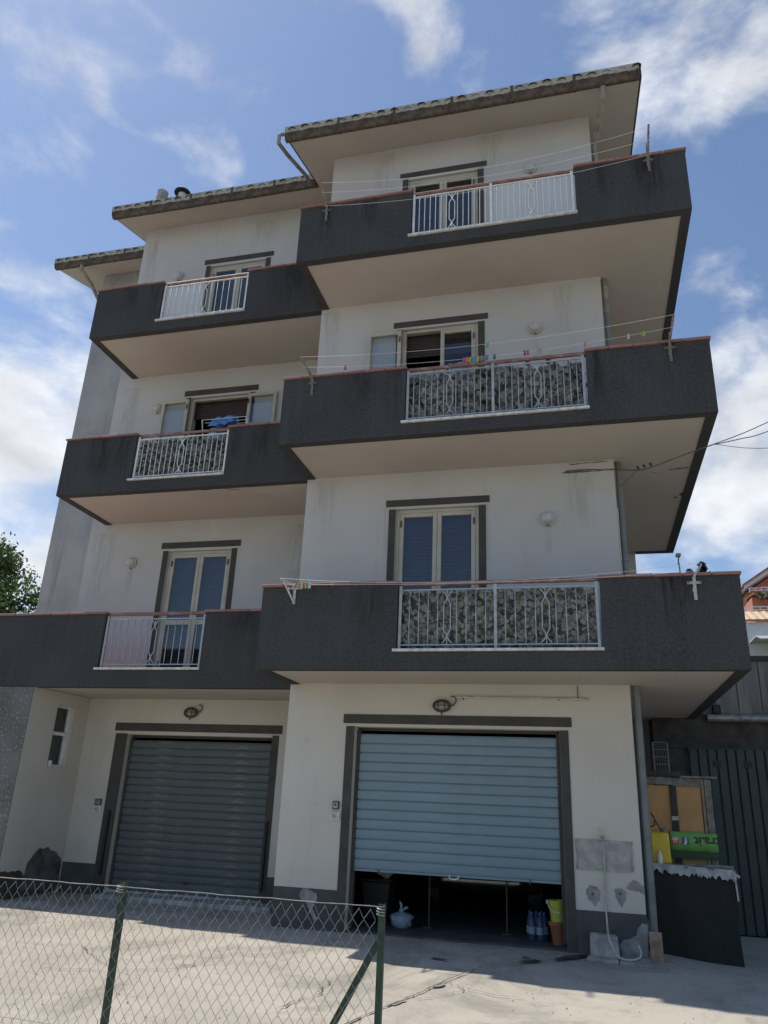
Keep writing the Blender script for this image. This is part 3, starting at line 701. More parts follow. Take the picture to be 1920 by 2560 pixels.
# ---- balcony doors
def leaf(x0, x1, z0, z1, y, midrail, hinge_side, name='door_leaf', panes=('glass', 'glass')):
    w = .062; mb = MB()
    mb.box(x0, x0 + w, y - .025, y + .025, z0, z1); mb.box(x1 - w, x1, y - .025, y + .025, z0, z1)
    zs = [z0, z0 + .09] + ([midrail - .045, midrail + .045] if midrail else []) + [z1 - w, z1]
    for a, b in zip(zs[::2], zs[1::2]): mb.box(x0 + w + .0005, x1 - w - .0005, y - .024, y + .024, a, b)
    o = part(name, mb, M['frame'], A_, bevel=.006)
    gs = zs[1:-1]
    for a, b in zip(gs[::2], gs[1::2]):
        g = MB(); g.box(x0 + w + .001, x1 - w - .001, y - .004, y + .004, a + .001, b - .001); part('glass_pane', g, M['glass'], o)
    hx = x0 + .022 if hinge_side < 0 else x1 - .022
    for zz in (z1 - .22, z0 + .25):
        h = MB(); h.box(hx - .011, hx + .011, y - .045, y - .0255, zz, zz + .10); part('hinge', h, M['lamp_iron'], o, bevel=.003)
    return o
def roller(x0, x1, z0, z1, y, m):
    mb = MB(); p = .052; z = z1; prof = []
    while z - p > z0 - 1e-6:
        prof += [(y, z), (y - .006, z - p * .25), (y - .006, z - p * .75), (y, z - p + .006), (y + .004, z - p + .003)]; z -= p
    n = len(prof)
    mb.v = [(x0, a, b) for a, b in prof] + [(x1, a, b) for a, b in prof]; mb.f = [(i, i + 1, i + 1 + n, i + n) for i in range(n - 1)]
    return part('roller_shutter', mb, m, A_)
def door(x0, x1, z0, z1, y, mode, drop=None, roll='roller_blue', mid=None):
    f = MB(); w = .05; ya, yb = y + .05, y + .12
    f.box(x0, x0 + w, ya, yb, z0, z1); f.box(x1 - w, x1, ya, yb, z0, z1); f.box(x0 + w + .0005, x1 - w - .0005, ya, yb, z1 - w, z1)
    f.box(x0 + w + .0005, x1 - w - .0005, ya, yb, z0, z0 + .03)
    part('door_frame', f, M['frame'], A_, bevel=.006)
    xa, xb = x0 + w + .002, x1 - w - .002; xm = (xa + xb) / 2; za, zb = z0 + .032, z1 - w - .002
    if mode in ('closed', 'left_open'):
        leaf(xm + .002, xb, za, zb, y + .075, mid, 1)
    if mode == 'closed': leaf(xa, xm - .002, za, zb, y + .075, mid, -1)
    if mode in ('left_open', 'both_open'): leaf(x0 - (xm - xa) - .01, x0 - .004, za, zb, y - .05, mid, 1, 'open_door_leaf')
    if mode == 'both_open': leaf(x1 + .004, x1 + (xm - xa) + .01, za, zb, y - .05, mid, -1, 'open_door_leaf')
    roller(x0 + .01, x1 - .01, z0 + .02 if drop is None else drop, z1 - .01, y + .20, M[roll])
for i in range(3):
    md = FL[i] + 1.06
    door(*RDX, FL[i], DTOP[i], 0, ('closed', 'left_open', 'closed')[i], (None, 8.60, None)[i], ('roller_blue', 'roller_dark', 'roller_blue')[i], md)
    door(*LDX, FL[i], DTOP[i], AY, ('closed', 'both_open', 'closed')[i], (None, 8.66, None)[i], ('roller_blue', 'roller_dark', 'roller_blue')[i], md)
r_ = MB(); r_.box(1.45, 2.66, .13, .16, 11.92, 12.17); part('shutter_box', r_, M['roller_dark'], A_)
# things seen through the open doors
cu = MB()
for k in range(12):
    x = 1.5 + k * .05; cu.box(x, x + .048, .36 + .02 * math.sin(k * 1.7), .37 + .02 * math.sin(k * 1.7), 6.75, 8.50)
for k in range(10):
    x = 2.14 + k * .05; cu.box(x, x + .048, .36 + .02 * math.sin(k * 1.3), .37 + .02 * math.sin(k * 1.3), 6.75, 8.54)
part('curtain', cu, M['curtain'], A_)
# ---- garage shutters
def garage(x0, x1, z0, z1, y, pitch, m, hand=True, wob=0.0, label=None):
    fr = MB(); fr.box(x0 + .001, x1 - .001, y + .03, y + .05, z1 - .04, z1 - .001)
    sh = part('garage_shutter', fr, M['trim'], A_, label=label)
    for a, b_ in ((x0 + .001, x0 + .05), (x1 - .05, x1 - .001)): fr = MB(); fr.box(a, b_, y - .03, y + .05, .33, z1 - .041); part('guide_rail', fr, M['trim'], sh)
    prof = [(.006, 0), (-.015, .002), (-.020, pitch * .22), (-.0215, pitch * .5), (-.020, pitch * .75), (-.014, pitch - .013), (.006, pitch - .0105), (.006, pitch - .0005), (.012, pitch - .0005), (.012, 0)]
    mb = MB(); mb.prism_x(prof, x0 + .052, x1 - .052); me = mb.mesh('slat', m); n = int((z1 - z0) / pitch + .999)
    for k in range(n):
        z = z0 + .03 + k * pitch
        if z + pitch > z1 + .02: break
        link('slat', me, sh, (rnd.uniform(-wob, wob), y + rnd.uniform(-wob, wob), z), (rnd.uniform(-wob, wob) * .4, 0, 0))
    b = MB(); b.box(x0 + .052, x1 - .052, y - .03, y + .012, z0, z0 + .029); part('bottom_bar', b, m, sh, bevel=.004)
    if hand:
        xc = (x0 + x1) / 2; h = MB(); h.tube([(xc - .06, y - .035, z0 + .02), (xc - .055, y - .06, z0 - .012), (xc, y - .065, z0 - .022), (xc + .055, y - .06, z0 - .012), (xc + .06, y - .035, z0 + .02)], .009, 8)
        part('handle', h, M['white_metal'], sh, smooth=True)
        for x in (x0 + .38, x1 - .42):
            l = MB(); l.box(x - .008, x + .008, y - .045, y - .031, z0 - .02, z0 + .03); part('bolt', l, M['lamp_iron'], sh)
    return sh
g1 = garage(.98, 3.69, .965, 2.752, .15, .1195, M['shutter_blue'], wob=.0018, label='blue ribbed shutter raised to knee height')
g2 = garage(-3.40, -.81, .365, 2.692, AY + .13, .1165, M['shutter_old'], False, .006, 'grimy grey ribbed shutter fully closed')
for x, a, b in ((-3.50, .55, 1.5), (-.775, .50, 1.45)):
    g = MB(); g.box(x - .02, x + .02, AY - .05, AY - .0125, a, b); part('guide_bar', g, M['black'], A_, bevel=.004)
lk = MB(); lk.box(-2.1, -2.05, AY + .085, AY + .101, .50, .525); part('lock', lk, M['black'], A_)

# ---- roof: one sloping deck cut to the stepped plan, gutters, clay tiles
def build_roof():
    SL = .29
    outline = [(-.587, -.776), (5.36, -.776), (5.36, YB + .7), (-8.0, YB + .7), (-8.0, 2.555), (-5.16, 2.555), (-5.16, .775), (-.587, .775)]
    RID = 6.0
    mb = MB()
    def deck(x0, x1, y0, y1):
        zz = lambda y: roof_z(y)
        for (lo, hi) in ((0, .16),):
            mb.hexa([(x0, y0, zz(y0)), (x1, y0, zz(y0)), (x1, y1, zz(y1)), (x0, y1, zz(y1)), (x0, y0, zz(y0) + hi), (x1, y0, zz(y0) + hi), (x1, y1, zz(y1) + hi), (x0, y1, zz(y1) + hi)])
    deck(-.587, 5.36, -.776, .775); deck(-5.16, 5.36, .7752, 2.555); deck(-8.0, 5.36, 2.5552, RID); deck(-8.0, 5.36, RID + .0002, YB + .7)
    rf = part('roof', mb, M['soffit'], A_)
    # tiles: the eave row tile by tile, the rows behind as one sheet of barrels
    def barrel(L):
        t = MB(); n = 7; r = .072
        for k in range(n + 1):
            a = math.pi * k / n
            for yy, rr in ((0, r), (L, r * .8)): t.v.append((math.cos(a) * rr, yy, math.sin(a) * rr * .62))
        for k in range(n): t.f.append((2 * k, 2 * k + 1, 2 * k + 3, 2 * k + 2))
        t.v += [(math.cos(math.pi * k / n) * (r - .013), 0, math.sin(math.pi * k / n) * (r - .013) * .62) for k in range(n + 1)]
        b = 2 * (n + 1)
        for k in range(n): t.f.append((2 * k, b + k, b + k + 1, 2 * k + 2))
        return t
    me = barrel(.42).mesh('roof_tile', M['tile'], True)
    sheet = MB(); bar = barrel(.46)
    ang = math.atan(SL)
    def rows(x0, x1, y0, y1):
        n = int((x1 - x0 - .1) / .234)
        for k in range(n + 1):
            x = x0 + .08 + k * .234
            o = link('roof_tile', me, rf, (x + rnd.uniform(-.012, .012), y0 - .085 + rnd.uniform(-.02, .02), roof_z(y0) + .172 + rnd.uniform(-.008, .008)), (ang, 0, rnd.uniform(-.04, .04)))
            y = y0 + .30
            while y < y1:
                z = roof_z(y) + .172; b = len(sheet.v); s = SL
                sheet.v += [(x + v[0], y + v[1], z + v[2] + v[1] * s) for v in bar.v]; sheet.f += [tuple(i + b for i in f) for f in bar.f]
                y += .40
    rows(-.60, 5.36, -.776, 5.7); rows(-5.16, -.75, .775, 5.7); rows(-8.0, -5.3, 2.555, 5.7)
    bed = MB()
    for (x0, x1, y0, y1) in ((-.587, 5.36, -.80, .775), (-5.16, 5.36, .7752, 2.555), (-8.0, 5.36, 2.5552, RID)):
        z = lambda y: roof_z(y) + .165
        bed.hexa([(x0, y0, z(y0)), (x1, y0, z(y0)), (x1, y1, z(y1)), (x0, y1, z(y1)), (x0, y0, z(y0) + .04), (x1, y0, z(y0) + .04), (x1, y1, z(y1) + .04), (x0, y1, z(y1) + .04)])
    bed.hexa([(-8, RID, roof_z(RID) + .165), (5.36, RID, roof_z(RID) + .165), (5.36, YB + .7, roof_z(YB + .7) + .165), (-8, YB + .7, roof_z(YB + .7) + .165),
              (-8, RID, roof_z(RID) + .26), (5.36, RID, roof_z(RID) + .26), (5.36, YB + .7, roof_z(YB + .7) + .22), (-8, YB + .7, roof_z(YB + .7) + .22)])
    part('tile_bed', bed, M['tile'], rf)
    stuff(part('tile_rows', sheet, M['tile'], rf))
    # gutter sections with collars
    def gutter(x0, x1, y):
        z = roof_z(y); n = max(1, round((x1 - x0) / .93)); st = (x1 - x0) / n
        prof = [(.05, .0), (-.010, -.006), (-.030, .01), (-.044, .095), (-.070, .115), (-.072, .258), (-.062, .266), (-.052, .258), (-.050, .13), (-.02, .05), (.05, .05)]
        gm = MB(); gm.prism_x(prof, -st / 2 + .003, st / 2 - .003); mg = gm.mesh('gutter_section', M['gutter'])
        cm = MB(); cm.prism_x([(a - .006 if a < 0 else a, b - (.006 if b < .02 else 0)) for a, b in prof], -.022, .022); mc = cm.mesh('gutter_collar', M['collar'])
        for k in range(n):
            link('gutter_section', mg, rf, (x0 + st * (k + .5), y, z + rnd.uniform(-.004, .004)), (0, 0, rnd.uniform(-.002, .002)))
            if k: link('gutter_collar', mc, rf, (x0 + st * k, y, z))
        for x in (x0 + .008, x1 - .008):
            e = MB(); e.prism_x([(.0, .0), (-.032, .012), (-.072, .11), (-.074, .266), (.0, .266)], x - .008, x + .008); part('gutter_end', e, M['gutter'], rf, loc=(0, y, z))
    gutter(-.66, 5.36, -.776); gutter(-5.23, -.60, .775); gutter(-8.07, -5.17, 2.555)
    v = MB()
    for x, ya, yb in ((5.36, -.78, RID), (-.589, -.776, .76), (-5.162, .775, 2.54), (-8.002, 2.555, RID)):
        s = 1 if x > 0 else -1
        x0, x1 = sorted((x, x + s * .035))
        v.hexa([(x0, ya, roof_z(ya) + .02), (x1, ya, roof_z(ya) + .02), (x1, yb, roof_z(yb) + .02), (x0, yb, roof_z(yb) + .02), (x0, ya, roof_z(ya) + .25), (x1, ya, roof_z(ya) + .25), (x1, yb, roof_z(yb) + .25), (x0, yb, roof_z(yb) + .25)])
    part('verge_board', v, M['roughcast'], rf)
    # flues on the left roof
    f1 = MB(); y = 1.7; zb = roof_z(y)
    f1.lathe([(.10, zb), (.095, zb + 1.02), (.125, zb + 1.04), (.13, zb + 1.22), (.10, zb + 1.24)], (-4.80, y, 0), 16); part('chimney', f1, M['stone'], rf, smooth=True, label='stubby pale flue pipe above the tiles')
    f2 = MB(); f2.lathe([(.10, zb), (.09, zb + 1.07), (.08, zb + 1.08)], (-4.28, y, 0), 16); c2 = part('chimney', f2, M['marble'], rf, smooth=True, label='pale flue with round dark rain cap')
    f3 = MB(); f3.lathe([(.13, zb + 1.08), (.185, zb + 1.09), (.185, zb + 1.12), (.12, zb + 1.19), (.02, zb + 1.21)], (-4.28, y, 0), 20); part('rain_cap', f3, M['black'], rf, smooth=True)
    return rf
roof = build_roof()
def downpipe(pts, r, m):
    t = MB(); t.tube(pts, r, 10); o = part('downpipe', t, m, A_, smooth=True)
    return o
# short offset pipe from the upper gutter's end down to the lower roof
downpipe([(-.70, -.80, 12.90), (-.76, -.83, 12.86), (-.80, -.76, 12.76), (-.78, -.4, 12.85), (-.74, .45, 13.16), (-.74, .72, 13.20), (-.72, .76, 13.26)], .037, M['drain'])
downpipe([(4.80, -.74, 12.78), (4.80, -.70, 12.66), (4.72, -.25, 12.50), (4.655, .07, 12.42), (4.648, .10, 12.30), (4.648, .10, 9.0)], .045, M['drain'])
downpipe([(4.648, .10, 9.83), (4.648, .10, 6.6)], .040, M['pipe'])
downpipe([(4.648, .10, 6.46), (4.648, .10, 3.5)], .042, M['pipe'])
downpipe([(4.662, .08, 3.32), (4.662, .08, .42)], .048, M['pipe'])
downpipe([(4.60, -.012, 6.30), (4.60, -.012, 3.6)][0:0] or [(4.592, .03, 5.75), (4.592, .03, 4.1)], .012, M['conduit'])
for z in (1.75, 1.0, 2.6, 5.0, 8.0):
    c = MB(); c.lathe([(.052, z - .012), (.052, z + .012)], (4.66 if z < 3 else 4.648, .08 if z < 3 else .10, 0), 12); part('pipe_clip', c, M['pipe'], A_)
downpipe([(-7.30, 2.53, 13.70), (-7.30, 2.55, 13.58), (-7.24, 2.9, 13.42), (-7.20, 3.2, 13.2), (-7.21, 3.7, 12.9), (-7.21, 4.0, 12.7), (-7.21, 4.0, 4.4)], .045, M['drain'])

# ------------------------------------------------------------------ things on the building
def globe_lamp(x, y, z, label, r=.105):
    t = thing('wall_lamp', label, 'wall lamp', (x, y, z), 'round globe lamps on the white walls')
    b = MB(); b.lathe([(r * .7, 0), (r, .006), (r, .030), (r * .9, .036)], (0, 0, 0), 24, 'y'); part('lamp_base', b, M['conduit'], t, smooth=True)
    g = MB(); prof = [(r * .86 * math.cos(a * math.pi / 20), .037 + r * .80 * math.sin(a * math.pi / 20)) for a in range(0, 10)] + [(.004, .037 + r * .80)]
    g.lathe(prof, (0, 0, 0), 24, 'y'); part('globe', g, M['globe'], t, smooth=True)
    s = MB(); s.box(-.008, .008, -.04, -.02, -r - .012, -r + .01); part('clasp', s, M['lamp_iron'], t)
    return t
globe_lamp(3.575, -.001, 12.00, 'round globe lamp behind the white railing of the topmost projecting balcony')
globe_lamp(3.56, -.001, 8.79, 'round globe lamp above the row of coloured pegs on the middle projecting balcony')
globe_lamp(3.64, -.001, 5.62, 'round globe lamp on the wall above the palest ivy screen')
globe_lamp(-3.86, AY - .001, 12.03, 'round globe lamp peeping over the railing of the top recessed balcony')
globe_lamp(-3.83, AY - .001, 8.86, 'round globe lamp beside the open glass leaves of the recessed middle balcony')
globe_lamp(-3.86, AY - .001, 5.69, 'round globe lamp on the wall of the lowest recessed balcony')
def bulkhead(x, y, z, label):
    t = thing('bulkhead_lamp', label, 'wall lamp', (x, y, z), 'caged oval lamps above the garage shutters')
    def ell(n, a, b, yy, zc=0): return [(a * math.cos(2 * math.pi * k / n), yy, zc + b * math.sin(2 * math.pi * k / n)) for k in range(n + 1)]
    b = MB(); P = [(.115 * math.cos(2 * math.pi * k / 20), .075 * math.sin(2 * math.pi * k / 20)) for k in range(20)]; b.prism_y(P, -.05, 0); part('lamp_base', b, M['lamp_iron'], t, bevel=.006)
    g = MB()
    for i in range(6):
        f = math.cos(i / 5 * math.pi / 2 * .98); g.v += [(.092 * f * math.cos(2 * math.pi * k / 18), -.05 - .06 * math.sin(i / 5 * math.pi / 2), .056 * f * math.sin(2 * math.pi * k / 18)) for k in range(18)]
    for i in range(5):
        for k in range(18): g.f.append((i * 18 + k, i * 18 + (k + 1) % 18, (i + 1) * 18 + (k + 1) % 18, (i + 1) * 18 + k))
    g.f.append(tuple(5 * 18 + k for k in range(18))); part('lamp_glass', g, M['lamp_glass'], t, smooth=True)
    c = MB(); c.tube(ell(20, .118, .078, -.052), .009, 6, False)
    c.tube([(-.105, -.05, 0)] + [(.1 * math.cos(a * math.pi / 8), -.05 - .072 * math.sin(a * math.pi / 8), 0) for a in range(7, 0, -1)] + [(.105, -.05, 0)], .006, 6)
    for xx in (-.045, .045): c.tube([(xx, -.05, .066)] + [(xx, -.05 - .068 * math.sin(a * math.pi / 6), .066 * math.cos(a * math.pi / 6)) for a in range(1, 6)] + [(xx, -.05, -.066)], .006, 6)
    part('cage', c, M['lamp_iron'], t, smooth=True)
    s = MB(); s.tube([(0, -.05, -.072), (0, -.05, -.115)], .011, 8); part('screw', s, M['lamp_iron'], t)
    q = MB(); q.tube([(.11, -.03, 0), (.16, -.03, .02), (.19, -.03, .07), (.175, -.03, .12), (.14, -.03, .13), (.12, -.03, .115)], .009, 8); part('bent_pipe', q, M['lamp_iron'], t, smooth=True)
    return t
bulkhead(2.18, -.001, 3.03, 'caged oval lamp with bent pipe above the raised blue shutter')
bulkhead(-2.27, AY - .001, 3.05, 'caged oval lamp with bent pipe above the closed grey shutter')
cd = thing('conduit_pipe', 'thin cream conduit running along the wall from the lamp above the blue shutter', 'conduit', (2.34, 0, 3.15))
c = MB(); c.tube([(0, -.022, 0), (1.70, -.022, -.012), (1.74, -.006, -.012)], .0145, 8); part('tube', c, M['conduit'], cd, smooth=True)
c = MB(); c.tube([(1.60, -.012, 0), (1.60, -.012, .15)], .005, 6); part('cable_drop', c, M['lamp_iron'], cd)
for x in (.12, 1.36, 1.6):
    k = MB(); k.box(x - .008, x + .008, -.032, 0, -.03, .008); part('clip', k, M['lamp_iron'], cd)
def wallbox(name, x0, x1, y, z0, z1, label, cat, dark):
    t = thing(name, label, cat, ((x0 + x1) / 2, y, (z0 + z1) / 2)); w, h = (x1 - x0) / 2, (z1 - z0) / 2
    b = MB(); b.box(-w, w, -.03, 0, -h, h); part('housing', b, M['lamp_iron' if dark else 'marble'], t, bevel=.006)
    f = MB(); f.box(-w * .7, w * .7, -.036, -.0305, -h * .72, h * .72); part('face_plate', f, M['chrome' if dark else 'conduit'], t, bevel=.003)
    if dark: k = MB(); k.lathe([(.014, .036), (.014, .044), (.006, .046)], (0, 0, .008), 14, 'y'); part('key_barrel', k, M['lamp_iron'], t)
    else: k = MB(); k.box(-w * .38, w * .38, -.043, -.0365, -h * .4, h * .4); part('rocker_switch', k, M['lamp_glass'], t, bevel=.003)
    return t
wallbox('key_switch', .735, .825, -.001, 1.69, 1.79, 'small dark key switch with pale face left of the blue shutter', 'key switch', True)
wallbox('light_switch', .70, .84, -.001, 1.56, 1.66, 'white square rocker switch below the key switch by the blue shutter', 'switch', False)
wallbox('key_switch', -3.80, -3.68, AY - .001, 1.575, 1.665, 'small dark key switch left of the closed grey shutter', 'key switch', True)
wallbox('light_switch', -3.81, -3.67, AY - .001, 1.46, 1.56, 'grey rocker switch below the key switch by the closed grey shutter', 'switch', False)

# ---- washing-line brackets and lines
def rack(x, z, tip, cross_z, label, m, sgn, style):
    t = thing('line_bracket', label, 'bracket', (x, -DB, z), 'washing line brackets fixed to the balcony fronts'); y0 = -.012
    dx, dz = tip
    if style == 'plate':    # upright flat bar with a short cross plate
        b = MB(); b.bar((0, y0, -.22), (0, y0 - .01, .05), .035, .012); b.bar((0, y0 - .01, .05), (dx, -.25, dz), .030, .012); part('upright', b, m, t, bevel=.002)
        c = MB(); c.box(-.075, .075, y0 - .006, y0 + .006, -.035, -.005); part('cross_plate', c, m, t, bevel=.002)
        d = MB(); d.bar((.02 * sgn, y0, -.12), (dx * .6 + .035 * sgn, -.13, dz * .45), .014, .008); part('brace', d, m, t)
    else:
        b = MB(); b.bar((0, y0, .07), (dx, -.25, dz), .026, .010); part('arm', b, m, t)
        b = MB(); b.bar((.0, y0, -.16), (.0, y0, .08), .034, .010); part('upright', b, m, t)
        b = MB(); b.bar((0, y0 - .006, -.14), (dx * .75, -.18, dz * .7), .022, .010); part('brace', b, m, t)
        b = MB(); b.box(-.10, .10, y0 - .006, y0 + .006, .035, .065); part('cross_plate', b, m, t, bevel=.002)
    for xx, zz in ((-.06, -.02), (.06, -.02)):
        s = MB(); s.lathe([(.009, .0), (.009, .012)], (xx, y0 - .004, zz if style == 'plate' else .05), 8, 'y'); part('screw', s, M['lamp_iron'], t)
    return t
rack(.44, 10.56, (-.06, .38), 0, 'rusty upright line bracket at the inner end of the topmost projecting balcony', M['rack'], 1, 'plate')
rack(5.29, 10.58, (.02, .40), 0, 'tall rusty line bracket standing against the sky on the topmost projecting balcony', M['rack'], -1, 'plate')
rack(.45, 7.42, (-.12, .28), 0, 'grey line bracket at the inner end of the middle projecting balcony', M['rack'], 1, 'plate')
rack(5.31, 7.44, (.05, .30), 0, 'grey line bracket by the outer corner of the middle projecting balcony', M['rack'], -1, 'plate')
rack(.45, 4.30, (-.12, .12), 0, 'pale folding line bracket with striped pegs on the lowest projecting balcony', M['rack_white'], 1, 'arm')
rack(5.30, 4.31, (.06, .12), 0, 'white cross shaped line bracket near the outer corner of the lowest projecting balcony', M['rack_white'], -1, 'plate')
def wire(p, q, sag, label, grp, r=.0020, cat='washing line', m='line', name='washing_line', n=24):
    P = [Vector(p).lerp(Vector(q), k / n) + Vector((0, 0, -sag * 4 * (k / n) * (1 - k / n))) for k in range(n + 1)]
    w = MB(); base = Vector(p); w.tube([v - base for v in P], r, 5); o = part(name, w, M[m], None, smooth=True, loc=p); tag(o, label, cat, grp); return lambda t: Vector(p).lerp(Vector(q), t) + Vector((0, 0, -sag * 4 * t * (1 - t)))
w3a = wire((.40, -1.52, 10.88), (5.31, -1.52, 10.93), .25, 'uppermost white washing line strung across the topmost projecting balcony', 'washing lines')
w3b = wire((.40, -1.46, 10.74), (5.31, -1.46, 10.76), .20, 'middle one of three white washing lines on the topmost projecting balcony', 'washing lines')
w3c = wire((.42, -1.38, 10.54), (5.31, -1.38, 10.56), .17, 'lowest of three white washing lines on the topmost projecting balcony', 'washing lines')
w2a = wire((.34, -1.52, 7.70), (5.36, -1.52, 7.75), .13, 'higher white washing line on the middle projecting balcony, carrying few pegs', 'washing lines')
w2b = wire((.36, -1.47, 7.56), (5.35, -1.47, 7.60), .15, 'lower white washing line on the middle projecting balcony, carrying most of the pegs', 'washing lines')
w1a = wire((.33, -1.52, 4.42), (5.36, -1.52, 4.45), .13, 'higher white washing line across the lowest projecting balcony', 'washing lines')
w1b = wire((.38, -1.45, 4.36), (5.35, -1.45, 4.38), .06, 'lower white washing line across the lowest projecting balcony', 'washing lines')
PEGM = {}
def peg(curve, x, x0, x1, colour, label, grp):
    t = (x - x0) / (x1 - x0); p = curve(t); ang = rnd.uniform(-.12, .12)
    if colour not in PEGM:
        a = MB(); a.bar((-.006, 0, .022), (-.004, 0, -.052), .008, .012); b = MB(); b.bar((.006, 0, .022), (.004, 0, -.052), .008, .012)
        s = MB(); s.box(-.009, .009, -.007, .007, -.008, -.001)
        PEGM[colour] = (a.mesh('prong', M['peg'][colour]), b.mesh('prong', M['peg'][colour]), s.mesh('spring', M['chrome']))
    o = thing('clothes_peg', label, 'clothes peg', p, grp, (rnd.uniform(-.1, .1), ang, rnd.uniform(-.5, .5)))
    for me in PEGM[colour]: link(me.name.split('.')[0], me, o)
G2 = 'clothes pegs on the lines of the middle balcony'; G1 = 'clothes pegs beside the bracket of the lowest balcony'
P2 = [(w2b, .985, 'pink', 'single pink clothes peg far along the line near the inner bracket'), (w2b, .995, 'red', 'red clothes peg touching the single pink peg near the inner bracket')]
cols = ['pink', 'pink', 'orange', 'orange', 'yellow', 'blue', 'teal', 'blue', 'green', 'yellow', 'red', 'orange', 'blue', 'teal', 'red', 'blue', 'green', 'black']
nb = ['at the inner end of', 'second along', 'third along', 'fourth along', 'fifth along', 'sixth along', 'seventh along', 'eighth along', 'ninth along', 'tenth along', 'eleventh along', 'twelfth along',
      'thirteenth along', 'fourteenth along', 'fifteenth along', 'sixteenth along', 'seventeenth along', 'at the outer end of']
for k, cn in enumerate(cols): P2.append((w2b, 2.67 + k * .0215 + (.05 if k > 15 else 0), cn, f'{cn} clothes peg {nb[k]} the crowded row on the lower washing line'))
P2 += [(w2a, 2.99, 'green', 'green clothes peg on the higher line above the crowded row'), (w2a, 3.01, 'green', 'green clothes peg touching its green twin on the higher line'),
       (w2a, 3.22, 'pale_green', 'lone pale green clothes peg on the higher washing line'), (w2b, 3.48, 'black', 'black clothes peg beside two pink ones past the crowded row'),
       (w2b, 3.51, 'pink', 'first of two neighbouring pink clothes pegs past the crowded row'), (w2b, 3.53, 'pink', 'second of two neighbouring pink clothes pegs past the crowded row'),
       (w2b, 3.66, 'teal', 'teal clothes peg beside an orange one below the globe lamp'), (w2b, 3.69, 'orange', 'orange clothes peg beside a teal one below the globe lamp'),
       (w2b, 4.26, 'pink', 'lone pink clothes peg above the end of the railing gap'), (w2b, 4.80, 'white', 'lone white clothes peg on the line near the outer bracket'),
       (w2b, 4.96, 'green', 'green clothes peg in the last cluster before the outer bracket'), (w2b, 4.98, 'orange', 'orange clothes peg in the last cluster before the outer bracket'), (w2b, 4.995, 'yellow', 'yellow clothes peg in the last cluster before the outer bracket')]
for cv, x, cn, lb in P2: peg(cv, x, .36, 5.35, cn, lb, G2)
for k, cn in enumerate(['red', 'pale_green', 'orange', 'yellow', 'white', 'red', 'yellow', 'green', 'white', 'white']):
    peg(w1b, .53 + k * .021, .38, 5.35, cn, f'{cn.replace("_", " ")} clothes peg {nb[k] if k < 9 else "at the outer end of"} the bunch by the lowest bracket', G1)

# ---- artificial ivy screens and plastic sheets behind the railings
def leaf_mesh(m, s, seed):
    r = random.Random(seed); P = [(0, -.9), (.55, -.62), (.95, -.15), (.60, .05), (.55, .55), (.16, .42), (0, .95), (-.16, .42), (-.55, .55), (-.60, .05), (-.95, -.15), (-.55, -.62)]
    mb = MB(); mb.v = [(0, -.012 - .1 * s, 0)] + [(x * s * r.uniform(.85, 1.1), .16 * s * (x * x + r.uniform(-.5, .5)), z * s * r.uniform(.85, 1.1)) for x, z in P]
    mb.f = [(0, i, i % 12 + 1) for i in range(1, 13)]
    return mb.mesh('ivy_leaf', m)
def ivy_screen(x0, x1, y, z0, z1, n_stuff, size, ms, label, seed, top_extra=0.0, backing=True):
    r = random.Random(seed); xc = (x0 + x1) / 2
    t = thing('ivy_screen', label, 'ivy screen', (xc, y, z0), 'artificial ivy screens behind the balcony railings'); W_, H = (x1 - x0) / 2, z1 - z0
    net = MB(); k = 0
    if backing: net.box(-W_, W_, .035, .042, .0, H * .97)
    else:
        for i in range(int(W_ * 2 / .06) + 1): net.box(-W_ + i * .06 - .003, -W_ + i * .06 + .003, .03, .036, 0, H * .97)
        for i in range(int(H / .06)): net.box(-W_, W_, .0365, .042, i * .06, i * .06 + .006)
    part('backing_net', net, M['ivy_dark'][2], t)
    mes = [leaf_mesh(m, size * f, i * 3 + j) for i, m in enumerate(ms) for j, f in enumerate((.42, .52, .62))]
    def place(): return (r.uniform(-W_, W_), r.uniform(-.012, .022), r.uniform(.02, H + (top_extra if r.random() < .25 else 0))), (r.gauss(.30, .38), r.gauss(0, .7), r.gauss(0, .55))
    for i in range(300):
        p, e = place(); link('ivy_leaf', mes[i % len(mes)], t, (p[0], p[1] - .006, p[2]), e)
    st = MB()
    from mathutils import Euler
    for i in range(n_stuff):
        p, e = place(); me = mes[r.randrange(len(mes))]; mt = Euler(e).to_matrix(); b = len(st.v)
        st.v += [tuple(mt @ v.co + Vector((p[0], p[1] + .018, p[2]))) for v in me.vertices]; st.f += [tuple(q + b for q in f.vertices) for f in me.polygons]
    stuff(part('ivy_leaf_mass', st, ms[1], t))
    return t
yb_ = -DB + .10
ivy_screen(1.85, 4.22, yb_, 3.57, 4.295, 900, .085, M['ivy'], 'pale grey green ivy screen behind the lowest projecting railing', 3)
ivy_screen(1.85, 4.22, yb_, 6.69, 7.40, 850, .095, M['ivy_dark'], 'dark shaggy ivy screen behind the railing below the coloured pegs', 5, .07)
ivy_screen(-3.13, -1.50, .10, 6.70, 7.41, 600, .075, M['ivy_dark'], 'dark ivy screen behind the recessed middle railing', 8, .04)
def sheet(x0, x1, y, z0, z1, label):
    mb = MB(); n, m_ = 26, 5
    for j in range(m_ + 1):
        for i in range(n + 1): mb.v.append((x0 + (x1 - x0) * i / n, y + .006 * math.sin(i * 1.9 + j * .5) + .004 * math.sin(i * .7 + j), z0 + (z1 - z0) * j / m_))
    for j in range(m_):
        for i in range(n): a = j * (n + 1) + i; mb.f.append((a, a + 1, a + n + 2, a + n + 1))
    o = part('plastic_sheet', mb, M['film'], None, smooth=True); tag(o, label, 'plastic sheet', 'clear plastic sheets tied behind railings'); return o
